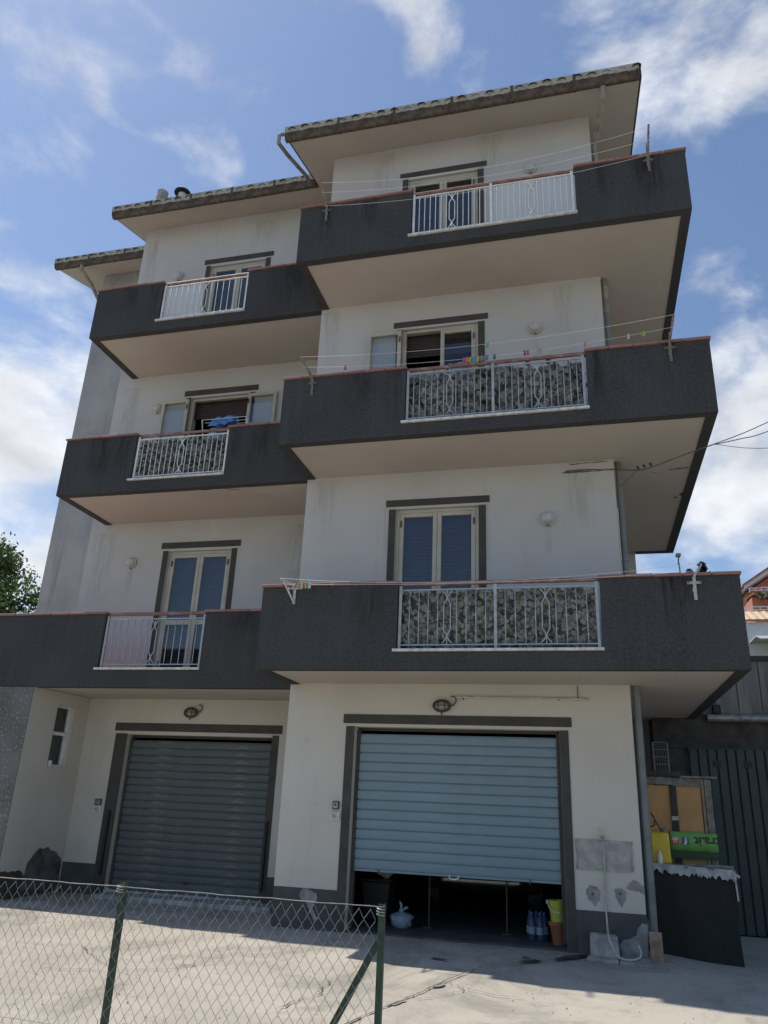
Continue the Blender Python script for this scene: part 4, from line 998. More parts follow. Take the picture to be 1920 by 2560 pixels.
sheet(3.05, 4.20, -DB + .075, 9.87, 10.60, 'translucent plastic sheet tied behind half of the topmost projecting railing')
sheet(-3.12, -2.34, .075, 9.87, 10.62, 'translucent plastic sheet tied behind half of the top recessed railing')
# ---- blue cloth drying on the recessed balcony
dr = thing('drying_rack', 'low white drying rack behind the parapet of the recessed middle balcony', 'drying rack', (-1.85, .72, 6.666))
b = MB()
for x in (-.42, .42):
    b.tube([(x, -.22, 0), (x, .22, 1.30)], .010, 6); b.tube([(x, .22, 0), (x, -.22, 1.30)], .010, 6)
part('leg_frame', b, M['white_metal'], dr)
for k in range(5): t = MB(); t.tube([(-.42, -.22 + .11 * k, 1.30), (.42, -.22 + .11 * k, 1.30)], .006, 6); part('rod', t, M['white_metal'], dr)
cl = MB(); n = 14
for i in range(n + 1):
    for j in range(9):
        x = -.26 + .44 * i / n; s = (j - 4) / 4
        cl.v.append((x + .02 * math.sin(j * 1.3), s * .17 + .01 * math.sin(i * 1.4), (.035 if abs(s) < .3 else .03 - .30 * (abs(s) - .3)) + .02 * math.sin(i * 1.1 + j) + .04 * (i / n)))
for i in range(n):
    for j in range(8): a = i * 9 + j; cl.f.append((a, a + 1, a + 10, a + 9))
o = part('blue_cloth', cl, M['cloth_blue'], None, smooth=True, loc=(-1.86, .62, 7.985)); tag(o, 'crumpled blue cloth drying in front of the open door of the recessed middle balcony', 'cloth')
sd = o.modifiers.new('thick', 'SOLIDIFY'); sd.thickness = .006
w = MB(); w.box(-.14, .14, 0, .02, 0, .30); o = part('white_board', w, M['curtain'], None, loc=(-2.25, 1.0, 7.80)); tag(o, 'white panel leaning behind the blue cloth in the open doorway', 'panel')
o.location.z = 6.667; o.scale.z = 4.55
pl = MB(); pl.box(-.04, .04, -.01, .01, 0, 1.15); o = part('reflection_bar', pl, M['white_wall'], None, loc=(1.86, .25, 7.55), rot=(0, .62, 0)); tag(o, 'slanting white bar standing in for a reflection inside the half open door above the ivy screen', 'plank')
o.location = (1.70, .24, 7.62); o.rotation_euler = (0, -.75, 0); o.scale = (1, 1, .8)  # added bar that imitates a slanting white reflection in the doorway

# ---- overhead cable
cab = thing('overhead_cable', 'sagging dark cable leaving the wall corner and forking towards the sky', 'cable', (4.57, -.02, 6.31))
def rel(P): return [(x - 4.57, y + .02, z - 6.31) for x, y, z in P]
def smooth_path(P, n=6):
    out = []
    for i in range(len(P) - 1):
        p0, p1, p2, p3 = (Vector(P[max(i - 1, 0)]), Vector(P[i]), Vector(P[i + 1]), Vector(P[min(i + 2, len(P) - 1)]))
        for k in range(n):
            t = k / n; out.append(.5 * ((2 * p1) + (p2 - p0) * t + (2 * p0 - 5 * p1 + 4 * p2 - p3) * t * t + (3 * p1 - p0 - 3 * p2 + p3) * t ** 3))
    return out + [Vector(P[-1])]
trunk_ = [(3.92, -.03, 6.325), (4.15, -.03, 6.33), (4.57, -.03, 6.31), (4.84, -.5, 6.07), (5.00, -.75, 5.99), (5.37, -1.0, 6.02), (5.68, -1.2, 6.04)]
c = MB(); c.tube(smooth_path(rel(trunk_)), .008, 6); part('main_cable', c, M['cable'], cab, smooth=True)
for e in ([(5.68, -1.2, 6.04), (6.30, -1.35, 6.22), (7.6, -1.7, 6.75)], [(5.68, -1.2, 6.04), (6.0, -1.28, 6.06), (6.32, -1.35, 6.11), (7.6, -1.7, 6.45)], [(5.70, -1.2, 6.05), (6.3, -1.35, 5.88), (7.6, -1.7, 5.82)]):
    c = MB(); c.tube(smooth_path(rel(e)), .0055 if e[1][2] > 5.9 else .0035, 6); part('branch_cable', c, M['cable'], cab, smooth=True)
c = MB(); c.tube(rel([(4.66, -.02, 6.05), (4.86, -.5, 6.08)]), .004, 5); part('tie_wire', c, M['cable'], cab)
for x, y, z in ((4.86, -.53, 6.09), (4.93, -.64, 6.06), (5.0, -.75, 6.03)):
    k = MB(); k.box(-.022, .022, -.012, .012, -.012, .016); part('clamp', k, M['lamp_iron'], cab, loc=rel([(x, y, z)])[0], rot=(0, .4, .9))

# ---- right pier: tap, hose, block, pavers, clay board
tp = thing('wall_tap', 'small brass tap with yellow lever above the mortar patch', 'tap', (4.145, -.001, 1.52))
b = MB(); b.lathe([(.026, 0), (.026, .008), (.013, .012), (.013, .06)], (0, 0, 0), 12, 'y'); b.tube([(0, -.05, .0), (0, -.085, -.005), (0, -.095, -.05)], .013, 10); part('tap_body', b, M['chrome'], tp, smooth=True)
b = MB(); b.bar((0, -.055, .01), (-.02, -.06, .05), .012, .012); b.bar((-.02, -.06, .05), (-.03, -.06, .11), .020, .008); part('lever', b, M['peg']['yellow'], tp)
hs = thing('garden_hose', 'pale hose hanging from the wall tap and curling onto the ground', 'hose', (4.145, 0, 1.46))
P = [(4.145, -.10, 1.475), (4.15, -.06, 1.36), (4.15, -.035, 1.19), (4.14, -.03, .88), (4.145, -.05, .62), (4.15, -.30, .50), (4.18, -.34, .42), (4.23, -.36, .33), (4.30, -.37, .302), (4.40, -.36, .305), (4.47, -.33, .33), (4.485, -.30, .38), (4.46, -.28, .44)]
c = MB(); c.tube([Vector(p) - Vector((4.145, 0, 1.46)) for p in smooth_path(P, 6)], .0115, 10); part('hose_tube', c, M['hose'], hs, smooth=True)
bl = MB(); bl.hexa([(-.16, -.11, 0), (.165, -.11, 0), (.16, .10, 0), (-.16, .10, 0), (-.155, -.095, .235), (.15, -.10, .225), (.15, .09, .225), (-.15, .09, .235)])
o = part('stone_block', bl, M['stone'], None, bevel=.022, loc=(4.10, -.135, GZ + .005)); tag(o, 'chipped pale concrete block at the foot of the pier under the hose', 'block')
pv = MB(); pv.hexa([(3.90, -.40, .262), (4.24, -.44, .262), (4.24, -.24, .262), (3.93, -.20, .262), (3.90, -.40, .296), (4.24, -.44, .296), (4.24, -.24, .296), (3.93, -.20, .296)])
o = part('paving_slab', pv, M['stone'], None, bevel=.004); tag(o, 'thin pale slab lying in front of the concrete block', 'slab', 'slabs under the hose')
pv = MB(); pv.hexa([(4.25, -.47, .262), (4.60, -.52, .262), (4.585, -.02, .262), (4.27, -.02, .262), (4.25, -.47, .292), (4.60, -.52, .292), (4.585, -.02, .292), (4.27, -.02, .292)])
o = part('paving_slab', pv, M['grey_mortar'], None, bevel=.006); tag(o, 'larger stained slab under the curl of the hose', 'slab', 'slabs under the hose')
cb = MB(); cb.box(-.068, .068, -.035, .035, 0, .36); o = part('clay_board', cb, M['board_pink'], None, bevel=.006, loc=(4.665, -.10, .20), rot=(-.12, 0, .02)); tag(o, 'brown stained board leaning on the foot of the grey downpipe', 'board')

# ---- inside the half open garage
fz = .293
bg_ = thing('rubbish_bag', 'knotted pale blue bag on the floor behind the raised blue shutter', 'bag', (1.56, .62, fz))
mb = MB(); n = 20
for i in range(9):
    f = i / 8; rad = (.145 * math.sin(math.pi * min(1, f * .86 + .14)) ** .6) if f < .86 else .028
    for k in range(n):
        a = 2 * math.pi * k / n; q = 1 + .22 * mnoise.noise(Vector((math.cos(a) * 2, math.sin(a) * 2, f * 4))) + .08 * math.sin(a * 7 + f * 9)
        mb.v.append((rad * q * math.cos(a), rad * q * math.sin(a) * .9, .215 * f))
for i in range(8):
    for k in range(n): mb.f.append((i * n + k, i * n + (k + 1) % n, (i + 1) * n + (k + 1) % n, (i + 1) * n + k))
mb.f.append(tuple(range(n))); part('bag_body', mb, M['bag'], bg_, smooth=True)
for a, b2 in (((0, 0, .20), (-.02, -.02, .31)), ((.01, 0, .20), (.10, -.03, .245))):
    e = MB(); e.tube([a, tuple((Vector(a) + Vector(b2)) / 2 + Vector((.01, 0, .012))), b2], [.012, .020, .006], 7); part('bag_ear', e, M['bag'], bg_, smooth=True)
for i, (x, y) in enumerate(((3.25, .50), (3.35, .48), (3.40, .56), (3.30, .58), (3.22, .60), (3.36, .66))):
    t = thing('water_bottle', f'blue tinted water bottle, {("front inner one", "front middle one", "front outer one", "one in the middle", "back inner one", "back outer one")[i]} of the pack behind the raised shutter', 'bottle', (x, y, fz), 'pack of water bottles inside the garage')
    b = MB(); b.lathe([(.038, 0), (.043, .012), (.043, .19), (.036, .235), (.016, .275), (.014, .30)], (0, 0, 0), 16); part('bottle_body', b, M['bottle'], t, smooth=True)
    b = MB(); b.lathe([(.0445, .07), (.0445, .15)], (0, 0, 0), 16); part('paper_label', b, M['paper'], t, smooth=True)
    b = MB(); b.lathe([(.017, .288), (.017, .312)], (0, 0, 0), 12); part('cap', b, M['cap'], t)
pt = thing('plant_pot', 'brown plastic flower pot standing just inside the raised shutter', 'pot', (3.575, .34, fz))
b = MB(); b.lathe([(.070, 0), (.098, .20), (.116, .205), (.118, .245), (.108, .247), (.10, .20), (.066, .02)], (0, 0, 0), 24); part('pot_body', b, M['terracotta'], pt, smooth=True)
b = MB(); b.lathe([(.100, .222), (.05, .224)], (0, 0, 0), 20); part('pot_soil', b, M['soil'], pt)
bk = thing('bucket', 'lime yellow bucket stacked in the brown flower pot', 'bucket', (3.575, .34, fz + .228))
b = MB(); b.lathe([(.082, 0), (.106, .235), (.118, .238), (.118, .25), (.104, .25), (.078, .012)], (0, 0, 0), 24); part('bucket_body', b, M['lime'], bk, smooth=True)
b = MB(); b.tube([(-.118, 0, .24), (-.10, -.06, .17), (-.05, -.10, .13), (.03, -.115, .12)], .0045, 6); part('bucket_handle', b, M['white_metal'], bk)
b = MB(); b.box(-.135, -.105, -.03, .03, .20, .25); part('spout', b, M['peel_white'], bk, bevel=.006)
for x, lb in ((1.895, 'thin steel prop between the bag and the dark car'), (2.915, 'thin steel prop near the water bottles in front of the dark car')):
    t = thing('steel_prop', lb, 'prop', (x, .8, fz), 'steel props inside the garage')
    b = MB(); b.tube([(0, 0, .012), (0, 0, 2.4)], .011, 10); part('tube', b, M['lamp_iron'], t, smooth=True)
    b = MB(); b.box(-.06, .06, -.06, .06, 0, .012); part('foot_plate', b, M['lamp_iron'], t)
bn = thing('dustbin', 'dark grey dustbin in the shadow at the inner edge of the raised shutter', 'bin', (1.16, .95, fz))
b = MB(); b.hexa([(-.15, -.15, .03), (.15, -.15, .03), (.15, .15, .03), (-.15, .15, .03), (-.20, -.19, .50), (.20, -.19, .50), (.20, .19, .50), (-.20, .19, .50)]); part('bin_body', b, M['black'], bn, bevel=.02)
b = MB(); b.box(-.215, .215, -.205, .20, .502, .535); part('lid', b, M['black'], bn, bevel=.012)
for x in (-.13, .13): b = MB(); b.tube([(x - .02, .14, .045), (x + .02, .14, .045)], .045, 14); part('wheel', b, M['black'], bn)
rg = MB()
for i in range(9):
    for k in range(10):
        a = 2 * math.pi * k / 10; f = i / 8; q = (.09 * math.sin(math.pi * (f * .9 + .05)) + .01) * (1 + .4 * mnoise.noise(Vector((math.cos(a), math.sin(a), f * 3))))
        rg.v.append((q * math.cos(a) * 1.3, q * math.sin(a), .22 * f))
for i in range(8):
    for k in range(10): rg.f.append((i * 10 + k, i * 10 + (k + 1) % 10, (i + 1) * 10 + (k + 1) % 10, (i + 1) * 10 + k))
o = part('white_rag', rg, M['peel_white'], None, smooth=True, loc=(1.27, .93, fz + .536)); tag(o, 'crumpled whitish rag lying on the dustbin in the garage', 'rag')
car = thing('parked_car', 'dark glossy car standing in the gloom behind the raised blue shutter', 'car', (2.42, 3.8, fz))
def carbody():
    prof = [(-1.95, .30), (-2.02, .42), (-2.03, .55), (-1.96, .70), (-1.75, .80), (-.95, .93), (-.35, 1.38), (.25, 1.46), (1.0, 1.42), (1.75, 1.02), (2.0, .92), (2.03, .5), (1.95, .28)]
    mb = MB(); st = [-.84, -.80, -.62, 0, .62, .80, .84]
    for i, x in enumerate(st):
        f = (.86, .96, 1, 1.0, 1, .96, .86)[i]; by = (.10, .05, .015, 0, .015, .05, .10)[i]
        for y, z in prof: mb.v.append((x * (1 if z < .95 else .82), y * f + (by if y < 0 else -by), .30 + (z - .30) * (f if z > .6 else 1)))
    n = len(prof)
    for i in range(len(st) - 1):
        for k in range(n): mb.f.append((i * n + k, i * n + (k + 1) % n, (i + 1) * n + (k + 1) % n, (i + 1) * n + k))
    mb.f.append(tuple(range(n))); mb.f.append(tuple((len(st) - 1) * n + k for k in range(n)))
    return mb
o = part('body', carbody(), M['car'], car, smooth=True); o.modifiers.new('sub', 'SUBSURF').levels = 2; o.modifiers['sub'].render_levels = 2
for sx in (-1, 1):
    b = MB(); b.lathe([(.02, 0), (.07, .0), (.10, .03), (.09, .05)], (sx * .56, -1.93, .62), 16, 'y'); part('headlight', b, M['lamp_glass'], car, smooth=True)
    for yy in (-1.25, 1.25):
        b = MB(); b.tube([(sx * .66, yy, .30), (sx * .83, yy, .30)], .30, 24); wh = part('wheel', b, M['black'], car)
        b = MB(); b.tube([(sx * .835 - .01, yy, .30), (sx * .835 + .01, yy, .30)], .18, 20); part('rim', b, M['chrome'], wh)
b = MB(); b.box(-.5, .5, -2.055, -2.02, .56, .62); part('grille', b, M['black'], car)

# ---- white mug on the little window sill
mg = thing('mug', 'small white cup standing in the narrow recess window', 'cup', (-4.262, .755, 2.121))
b = MB(); b.lathe([(.028, 0), (.036, .085), (.033, .085), (.025, .006)], (0, 0, 0), 16); part('cup_body', b, M['white_metal'], mg, smooth=True)
b = MB(); b.tube([(0, .034, .07), (0, .06, .06), (0, .058, .03), (0, .031, .02)], .006, 6); part('cup_handle', b, M['white_metal'], mg)

# ------------------------------------------------------------------ right hand side: concrete garage, gate, stacked clutter
GR = .16
cb_ = thing('concrete_garage', 'board marked concrete garage with grey gutter behind the dark gate', 'garage', (6, 4, GR))
def rp(name, mb, m, parent, org, **k):
    ox, oy, oz = org; mb.v = [(x - ox, y - oy, z - oz) for x, y, z in mb.v]; return part(name, mb, m, parent, **k)
O_ = (6, 4, GR)
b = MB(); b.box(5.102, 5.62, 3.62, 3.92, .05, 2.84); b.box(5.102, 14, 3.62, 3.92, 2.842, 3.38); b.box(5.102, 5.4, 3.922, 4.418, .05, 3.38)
rp('wall', b, M['shaded_concrete'], cb_, O_, label='shade darkened lower wall under the gutter')
b = MB(); b.box(5.102, 14, 3.62, 3.92, 3.382, 4.26); b.box(5.102, 5.4, 3.922, 4.418, 3.382, 4.26)
rp('wall', b, M['board_concrete'], cb_, O_)
b = MB(); b.box(13.7, 14, 3.922, 9, .05, 4.26); b.box(5.402, 13.69, 8.7, 9, .05, 4.26); rp('wall', b, M['board_concrete'], cb_, O_)
b = MB(); b.box(5.102, 14.1, 3.55, 9.1, 4.262, 4.34); rp('roof', b, M['dark_roof'], cb_, O_)
b = MB(); b.box(5.10, 12, 3.60, 3.618, 2.84, 2.90); rp('lintel_strip', b, M['shaded_concrete'], cb_, O_)
for k in range(20):     # board marks
    x = 5.4 + k * .36; bb = MB(); bb.box(x - .006, x + .006, 3.612, 3.6195, 3.45, 4.25); rp('board_joint', bb, M['dark_roof'], cb_, O_)
for k in range(3):
    x0 = 5.96 + k * 2.0; b = MB(); n = 14; b.tube([(x0, 3.53, 3.32), (x0 + 1.99, 3.53, 3.32)], .062, 16); gt = rp('gutter', b, M['pipe'] if 0 else M['chrome'], cb_, O_, smooth=True)
    for xx in (.5, 1.5): c = MB(); c.tube([(x0 + xx - .012, 3.53, 3.32), (x0 + xx + .012, 3.53, 3.32)], .068, 16); rp('gutter_strap', c, M['pipe'], gt, O_)
b = MB(); b.box(6.06, 6.18, 3.50, 3.61, 3.39, 3.53); rp('junction_box', b, M['black'], cb_, O_, bevel=.006)
gate = thing('metal_gate', 'dark green metal gate of upright ribbed panels in deep shade', 'gate', (5.63, 3.60, GR))
for k in range(22):
    x = 5.63 + k * .142; b = MB(); b.prism_x([(0, 0)] * 0 or [(3.56, .17), (3.60, .17), (3.60, 2.82), (3.56, 2.82)], x + .004, x + .120)
    b.box(x + .124, x + .138, 3.585, 3.60, .17, 2.82)
    rp('panel', b, M['gate'], gate, (5.63, 3.60, GR), bevel=.006)
for z in (2.60,):
    for x in (6.04, 6.50, 6.96): b = MB(); b.box(x - .06, x + .06, 3.548, 3.5585, z - .05, z + .05); rp('vent_plate', b, M['black'], gate, (5.63, 3.60, GR))
b = MB(); b.box(5.622, 8.8, 3.56, 3.616, 2.822, 2.838); rp('top_rail', b, M['gate'], gate, (5.63, 3.60, GR))
gl = thing('wall_grille', 'white wire grille hanging high on the dark wall beside the gate', 'grille', (5.19, 3.60, 2.46))
b = MB()
for x in (-.115, .115): b.box(x - .012, x + .012, -.03, -.005, 0, .46)
for z in (0, .115, .23, .345, .46): b.box(-.103, .103, -.03, -.005, z - .008, z + .008)
part('frame', b, M['pipe'], gl)
for k in range(8): b = MB(); b.box(-.095 + k * .027, -.087 + k * .027, -.022, -.012, .01, .45); part('wire', b, M['pipe'], gl)
# box draped in black sheeting
bx = thing('covered_box', 'waist high box draped in black sheeting with a torn white edge', 'box', (5.18, .95, GR))
b = MB(); nx, nz = 24, 14
F = lambda u, v: (-.44 + .92 * u + .012 * math.sin(v * 5 + u * 9), -.39 + .010 * math.sin(u * 9 + v * 2) + .004 * math.sin(u * 27 + v * 5) - .03 * (1 - v), 1.03 * v)
for j in range(nz + 1):
    for i in range(nx + 1): b.v.append(F(i / nx, j / nz))
for j in range(nz):
    for i in range(nx): a = j * (nx + 1) + i; b.f.append((a, a + 1, a + nx + 2, a + nx + 1))
part('sheeting', b, M['tarp'], bx, smooth=True)
b = MB(); b.box(-.43, .475, -.31, .42, 0, 1.03); part('box_body', b, M['tarp'], bx)
b = MB(); r = random.Random(4); top = []; n = 46
for i in range(n + 1):
    u = i / n; x = -.44 + .93 * u; z1 = 1.085 - .035 * u; d = .055 + .05 * r.random() + (.035 if i % 5 == 0 else 0) + .02 * u; b.v += [(x, -.425 + .01 * math.sin(u * 20), z1), (x + r.uniform(-.008, .008), -.432, z1 - d)]
for i in range(n): b.f.append((2 * i, 2 * i + 1, 2 * i + 3, 2 * i + 2))
o = part('torn_edge', b, M['peel_white'], bx); s = o.modifiers.new('t', 'SOLIDIFY'); s.thickness = .004
b = MB(); b.box(-.43, .485, -.42, .42, 1.032, 1.062); part('lid_board', b, M['wood_grey'], bx, bevel=.004)
b = MB(); b.bar((.475, -.44, 1.03), (.49, -.43, .72), .02, .006); b.bar((.47, -.43, 1.02), (.53, -.45, .98), .03, .01); part('torn_strip', b, M['peel_white'], bx)
zt_ = GR + 1.063
pk = MB(); pk.box(-.28, .29, -.045, .045, 0, .028); o = part('loose_plank', pk, M['wood_grey'], None, bevel=.003, loc=(5.38, .66, zt_ + .001), rot=(0, 0, -.02)); tag(o, 'loose grey plank lying along the top of the black covered box', 'plank', 'loose planks on the clutter')
# timber frame filled with orange boards
fr = thing('timber_frame', 'grey timber frame filled with orange boards standing on the black covered box', 'frame', (5.2, 1.22, zt_))
Z = lambda z: z - zt_
b = MB(); b.box(-.45, -.10, -.02, .0, .0, Z(2.17)); part('board', b, M['plywood'], fr); b = MB(); b.box(-.08, .25, -.02, .0, .0, Z(2.17)); part('board', b, M['plywood'], fr)
b = MB(); b.box(-.45, -.10, -.05, -.021, Z(2.18), Z(2.28)); part('rail', b, M['wood_grey'], fr, bevel=.004)
b = MB(); b.box(-.095, .27, -.052, -.021, Z(2.165), Z(2.27)); part('rail', b, M['wood_grey'], fr, bevel=.004)
b = MB(); b.box(-.14, -.055, -.05, -.021, 0, Z(2.17)); part('upright', b, M['dark_void'], fr, bevel=.003, label='dark stained middle upright')
b = MB(); b.box(.30, .385, -.06, .02, 0, Z(2.26)); part('upright', b, M['wood_grey'], fr, bevel=.004)
b = MB(); b.box(.26, .295, -.045, 0, 0, Z(2.26)); part('upright', b, M['board_pink'], fr, bevel=.003)
b = MB(); b.box(-.14, -.058, -.056, -.051, Z(1.74), Z(1.79)); part('patch', b, M['peel_white'], fr)
b = MB(); b.box(-.0, .46, -.10, .06, 0, .024); o = part('loose_plank', b, M['wood_grey'], None, bevel=.003, loc=(5.2, 1.22, 2.272), rot=(0, -.005, 0)); tag(o, 'pale plank laid across the top of the timber frame', 'plank', 'loose planks on the clutter')
b = MB(); b.box(-.45, .02, -.11, .08, 0, .06); o = part('dark_beam', b, M['dark_void'], None, bevel=.004, loc=(5.19, 1.22, 2.286)); tag(o, 'dark beam lying on the timber frame below the white grille', 'beam')
# green banner, printed the other way up
bn_ = thing('green_banner', 'bright green banner with upside down dark lettering tied to the timber frame', 'banner', (5.30, 1.13, 1.45))
b = MB(); n = 20
for i in range(n + 1):
    x = -.29 + .58 * i / n; yy = -.006 * math.sin(i * .8)
    b.v += [(x, yy, -.065 - .01 * i / n), (x, yy, .155 - .01 * i / n)]
for i in range(n): b.f.append((2 * i, 2 * i + 2, 2 * i + 3, 2 * i + 1))
o = part('banner_field', b, M['banner_green'], bn_, smooth=True); s = o.modifiers.new('t', 'SOLIDIFY'); s.thickness = .003
b = MB(); b.box(-.29, .29, -.002, .002, -.165, -.066); part('banner_base', b, M['banner_dark'], bn_)
def lettering(txt, size, loc, m, parent, bold=0.0, name='lettering'):
    cu = bpy.data.curves.new(name, 'FONT'); cu.body = txt; cu.size = size; cu.align_x = 'LEFT'; cu.extrude = .0008; cu.offset = bold; cu.resolution_u = 3
    tmp = bpy.data.objects.new(name, cu); C.objects.link(tmp); dg = bpy.context.evaluated_depsgraph_get()
    me = bpy.data.meshes.new_from_object(tmp.evaluated_get(dg)); bpy.data.objects.remove(tmp); me.materials.clear(); me.materials.append(m)
    return link(name, me, parent, loc, (math.pi / 2, math.pi, 0))
lettering('tra.it', .160, (.315, -.0125, .100), M['print_black'], bn_, .003)
def rounded(w, h, r):
    P = []
    for cx, cz, a0 in ((w - r, h - r, 0), (-w + r, h - r, 90), (-w + r, -h + r, 180), (w - r, -h + r, 270)):
        P += [(cx + r * math.cos(R(a0 + k * 22.5)), cz + r * math.sin(R(a0 + k * 22.5))) for k in range(5)]
    return P
b = MB(); b.prism_y(rounded(.042, .045, .009), -.0022, 0); part('square_emblem', b, M['print_blue'], bn_, loc=(-.098, -.008, .045))
lettering('f', .115, (-.082, -.0128, .085), M['print_white'], bn_, .003, 'emblem_letter')
b = MB(); b.prism_y(rounded(.044, .05, .010), -.0022, 0); part('square_emblem', b, M['print_red'], bn_, loc=(-.225, -.008, .045))
b = MB(); b.prism_y(rounded(.034, .021, .011), -.0012, 0); part('emblem_panel', b, M['print_white'], bn_, loc=(-.225, -.0105, .066))
lettering('You', .036, (-.195, -.0128, .036), M['print_white'], bn_, .0006, 'emblem_letter'); lettering('Tube', .030, (-.194, -.0128, .077), M['print_red'], bn_, .0006, 'emblem_letter')
# yellow canister and spray bottle
cn = thing('canister', 'yellow plastic canister with dark hose standing beside the green banner', 'canister', (4.86, .80, zt_))
b = MB(); b.hexa([(-.12, -.09, 0), (.115, -.09, 0), (.115, .09, 0), (-.12, .09, 0), (-.12, -.09, .37), (.105, -.09, .37), (.105, .09, .37), (-.12, .09, .37)]); part('canister_body', b, M['yellow'], cn, bevel=.022)
b = MB(); b.lathe([(.045, .36), (.045, .405), (.03, .415)], (.055, 0, 0), 16); part('lid', b, M['pipe'], cn, smooth=True)
b = MB(); b.tube([(-.10, 0, .365), (-.10, 0, .415), (-.02, 0, .42), (-.01, 0, .365)], .010, 8); part('carry_handle', b, M['yellow'], cn)
b = MB(); b.tube(smooth_path([(.03, 0, .37), (-.02, -.02, .47), (-.09, -.03, .60), (-.05, -.03, .53), (-.06, -.02, .45), (-.12, 0, .42)], 5), .007, 6); part('hose', b, M['black'], cn, smooth=True)
sp = thing('spray_bottle', 'small white bottle standing in front of the yellow canister', 'bottle', (4.83, .62, zt_))
b = MB(); b.lathe([(.028, 0), (.030, .01), (.030, .10), (.016, .125), (.016, .14)], (0, 0, 0), 16); part('bottle_body', b, M['white_metal'], sp, smooth=True); b = MB(); b.lathe([(.018, .14), (.018, .165)], (0, 0, 0), 12); part('cap', b, M['marble'], sp)

# ------------------------------------------------------------------ hillside houses, lamp, plants, trees
K = 1.40
CP = Vector((4.022, -10.292, 1.799))
def far(x, z, y=20.0): return tuple(CP + (Vector((x, y, z)) - CP) * K)
HY = CP.y + (20 - CP.y) * K
def hz(z): return CP.z + (z - CP.z) * K
def hx(x): return CP.x + (x - CP.x) * K
oh = thing('orange_house', 'orange rendered house with tiled gable and red chimney up on the hillside', 'house', (hx(11), HY, hz(6)))
OH = (hx(11), HY, hz(6))
b = MB(); xl, xr, xm = hx(10.02), hx(13.2), hx(11.6)
prof = [(xl + .1, hz(6)), (xr, hz(6)), (xr, hz(9.75)), (xm, hz(10.75)), (xl + .1, hz(9.72))]; b.prism_y(prof, HY, HY + 8); rp('wall', b, M['orange_wall'], oh, OH)
b = MB(); b.prism_y([(xl - .12, hz(9.70)), (xm, hz(10.80)), (xr + .2, hz(9.70)), (xr + .2, hz(9.84)), (xm, hz(10.94)), (xl - .12, hz(9.84))], HY - .9, HY + 8.2); rfm = rp('roof', b, M['white_wall'], oh, OH)
b = MB(); b.prism_y([(xl - .22, hz(9.78)), (xm, hz(10.945)), (xr + .3, hz(9.78)), (xr + .3, hz(9.86)), (xm, hz(11.03)), (xl - .22, hz(9.86))], HY - 1.0, HY + 8.3); rp('roof_tiles', b, M['brick_red'], oh, OH)
b = MB(); b.box(hx(10.74), hx(10.88), HY + 1, HY + 1.25, hz(10.2), hz(10.53)); rp('chimney', b, M['brick_red'], rfm, OH); b = MB(); b.box(hx(10.71), hx(10.91), HY + .95, HY + 1.3, hz(10.53), hz(10.56)); rp('chimney_cap', b, M['orange_wall'], rfm, OH)
for x0 in (10.62, 11.3, 12.0):
    b = MB(); b.box(hx(x0), hx(x0 + .3), HY - .03, HY - .005, hz(9.62), hz(9.95)); wd = rp('window', b, M['white_wall'], oh, OH); b = MB(); b.box(hx(x0) + .06, hx(x0 + .3) - .06, HY - .035, HY - .031, hz(9.65), hz(9.92)); rp('pane', b, M['roller_blue'], wd, OH)
b = MB()
for z in (9.60, 9.52): b.box(hx(10.0), hx(13), HY - 1.6, HY - 1.54, hz(z) - .02, hz(z) + .02)
for k in range(16): x = hx(10.0) + k * .28; b.box(x - .02, x + .02, HY - 1.59, HY - 1.55, hz(9.44), hz(9.60))
rp('terrace_railing', b, M['white_wall'], oh, OH)
def pantile_strip(x0, x1, y0, y1, z0, z1, m, name, parent, org):
    b = MB(); n = int((x1 - x0) / .17)
    for k in range(n + 1): x = x0 + (x1 - x0) * k / n; b.v += [(x, y0, z0 + (.06 if k % 2 else 0)), (x, y1, z1 + (.06 if k % 2 else 0))]
    for k in range(n): b.f.append((2 * k, 2 * k + 2, 2 * k + 3, 2 * k + 1))
    o = rp(name, b, m, parent, org); s = o.modifiers.new('t', 'SOLIDIFY'); s.thickness = .08; return o
pantile_strip(hx(10.0), hx(13), HY - 2.4, HY - .01, hz(9.30), hz(9.47), M['brick_red'], 'lower_roof', oh, OH)
b = MB(); b.box(hx(10.05), hx(13), HY - 1.5, HY - .02, hz(6), hz(9.28)); rp('lower_wall', b, M['orange_wall'], oh, OH)
hg = MB(); r = random.Random(2)
for i in range(500):
    x, y, z = hx(10.1) + r.random() * 4, HY - 2.6 + r.uniform(-.2, .2), hz(8.98) + r.random() * .36; s = .07
    a = Vector((r.gauss(0, 1), r.gauss(0, 1), r.gauss(0, 1))).normalized() * s; c = a.orthogonal().normalized() * s; p = Vector((x, y, z)); hg.quad(p - a, p - c, p + a, p + c)
hgo = part('terrace_hedge', hg, M['fern'], None); stuff(hgo); hgo['label'] = 'strip of terrace greenery below the orange house'
wh = thing('white_house', 'white house with tan tiled roof and terrace below the orange house', 'house', (hx(11), HY - 4, hz(5)))
WH = (hx(11), HY - 4, hz(5))
yw = HY - 4; kk = (yw - CP.y) / (HY - CP.y)
X = lambda x: CP.x + (hx(x) - CP.x) * kk
Zz = lambda z: CP.z + (hz(z) - CP.z) * kk
b = MB(); b.box(X(9.95), X(13), yw, yw + 3.5, Zz(5), Zz(8.60)); rp('wall', b, M['white_wall'], wh, WH)
pantile_strip(X(9.9), X(13), yw - .35, yw + 1.3, Zz(8.62), Zz(8.95) + .35, M['tan_tile'], 'roof', wh, WH)
b = MB(); b.box(X(9.9), X(13), yw - .40, yw - .34, Zz(8.585), Zz(8.64)); rp('eave_board', b, M['brick_red'], wh, WH)
b = MB()
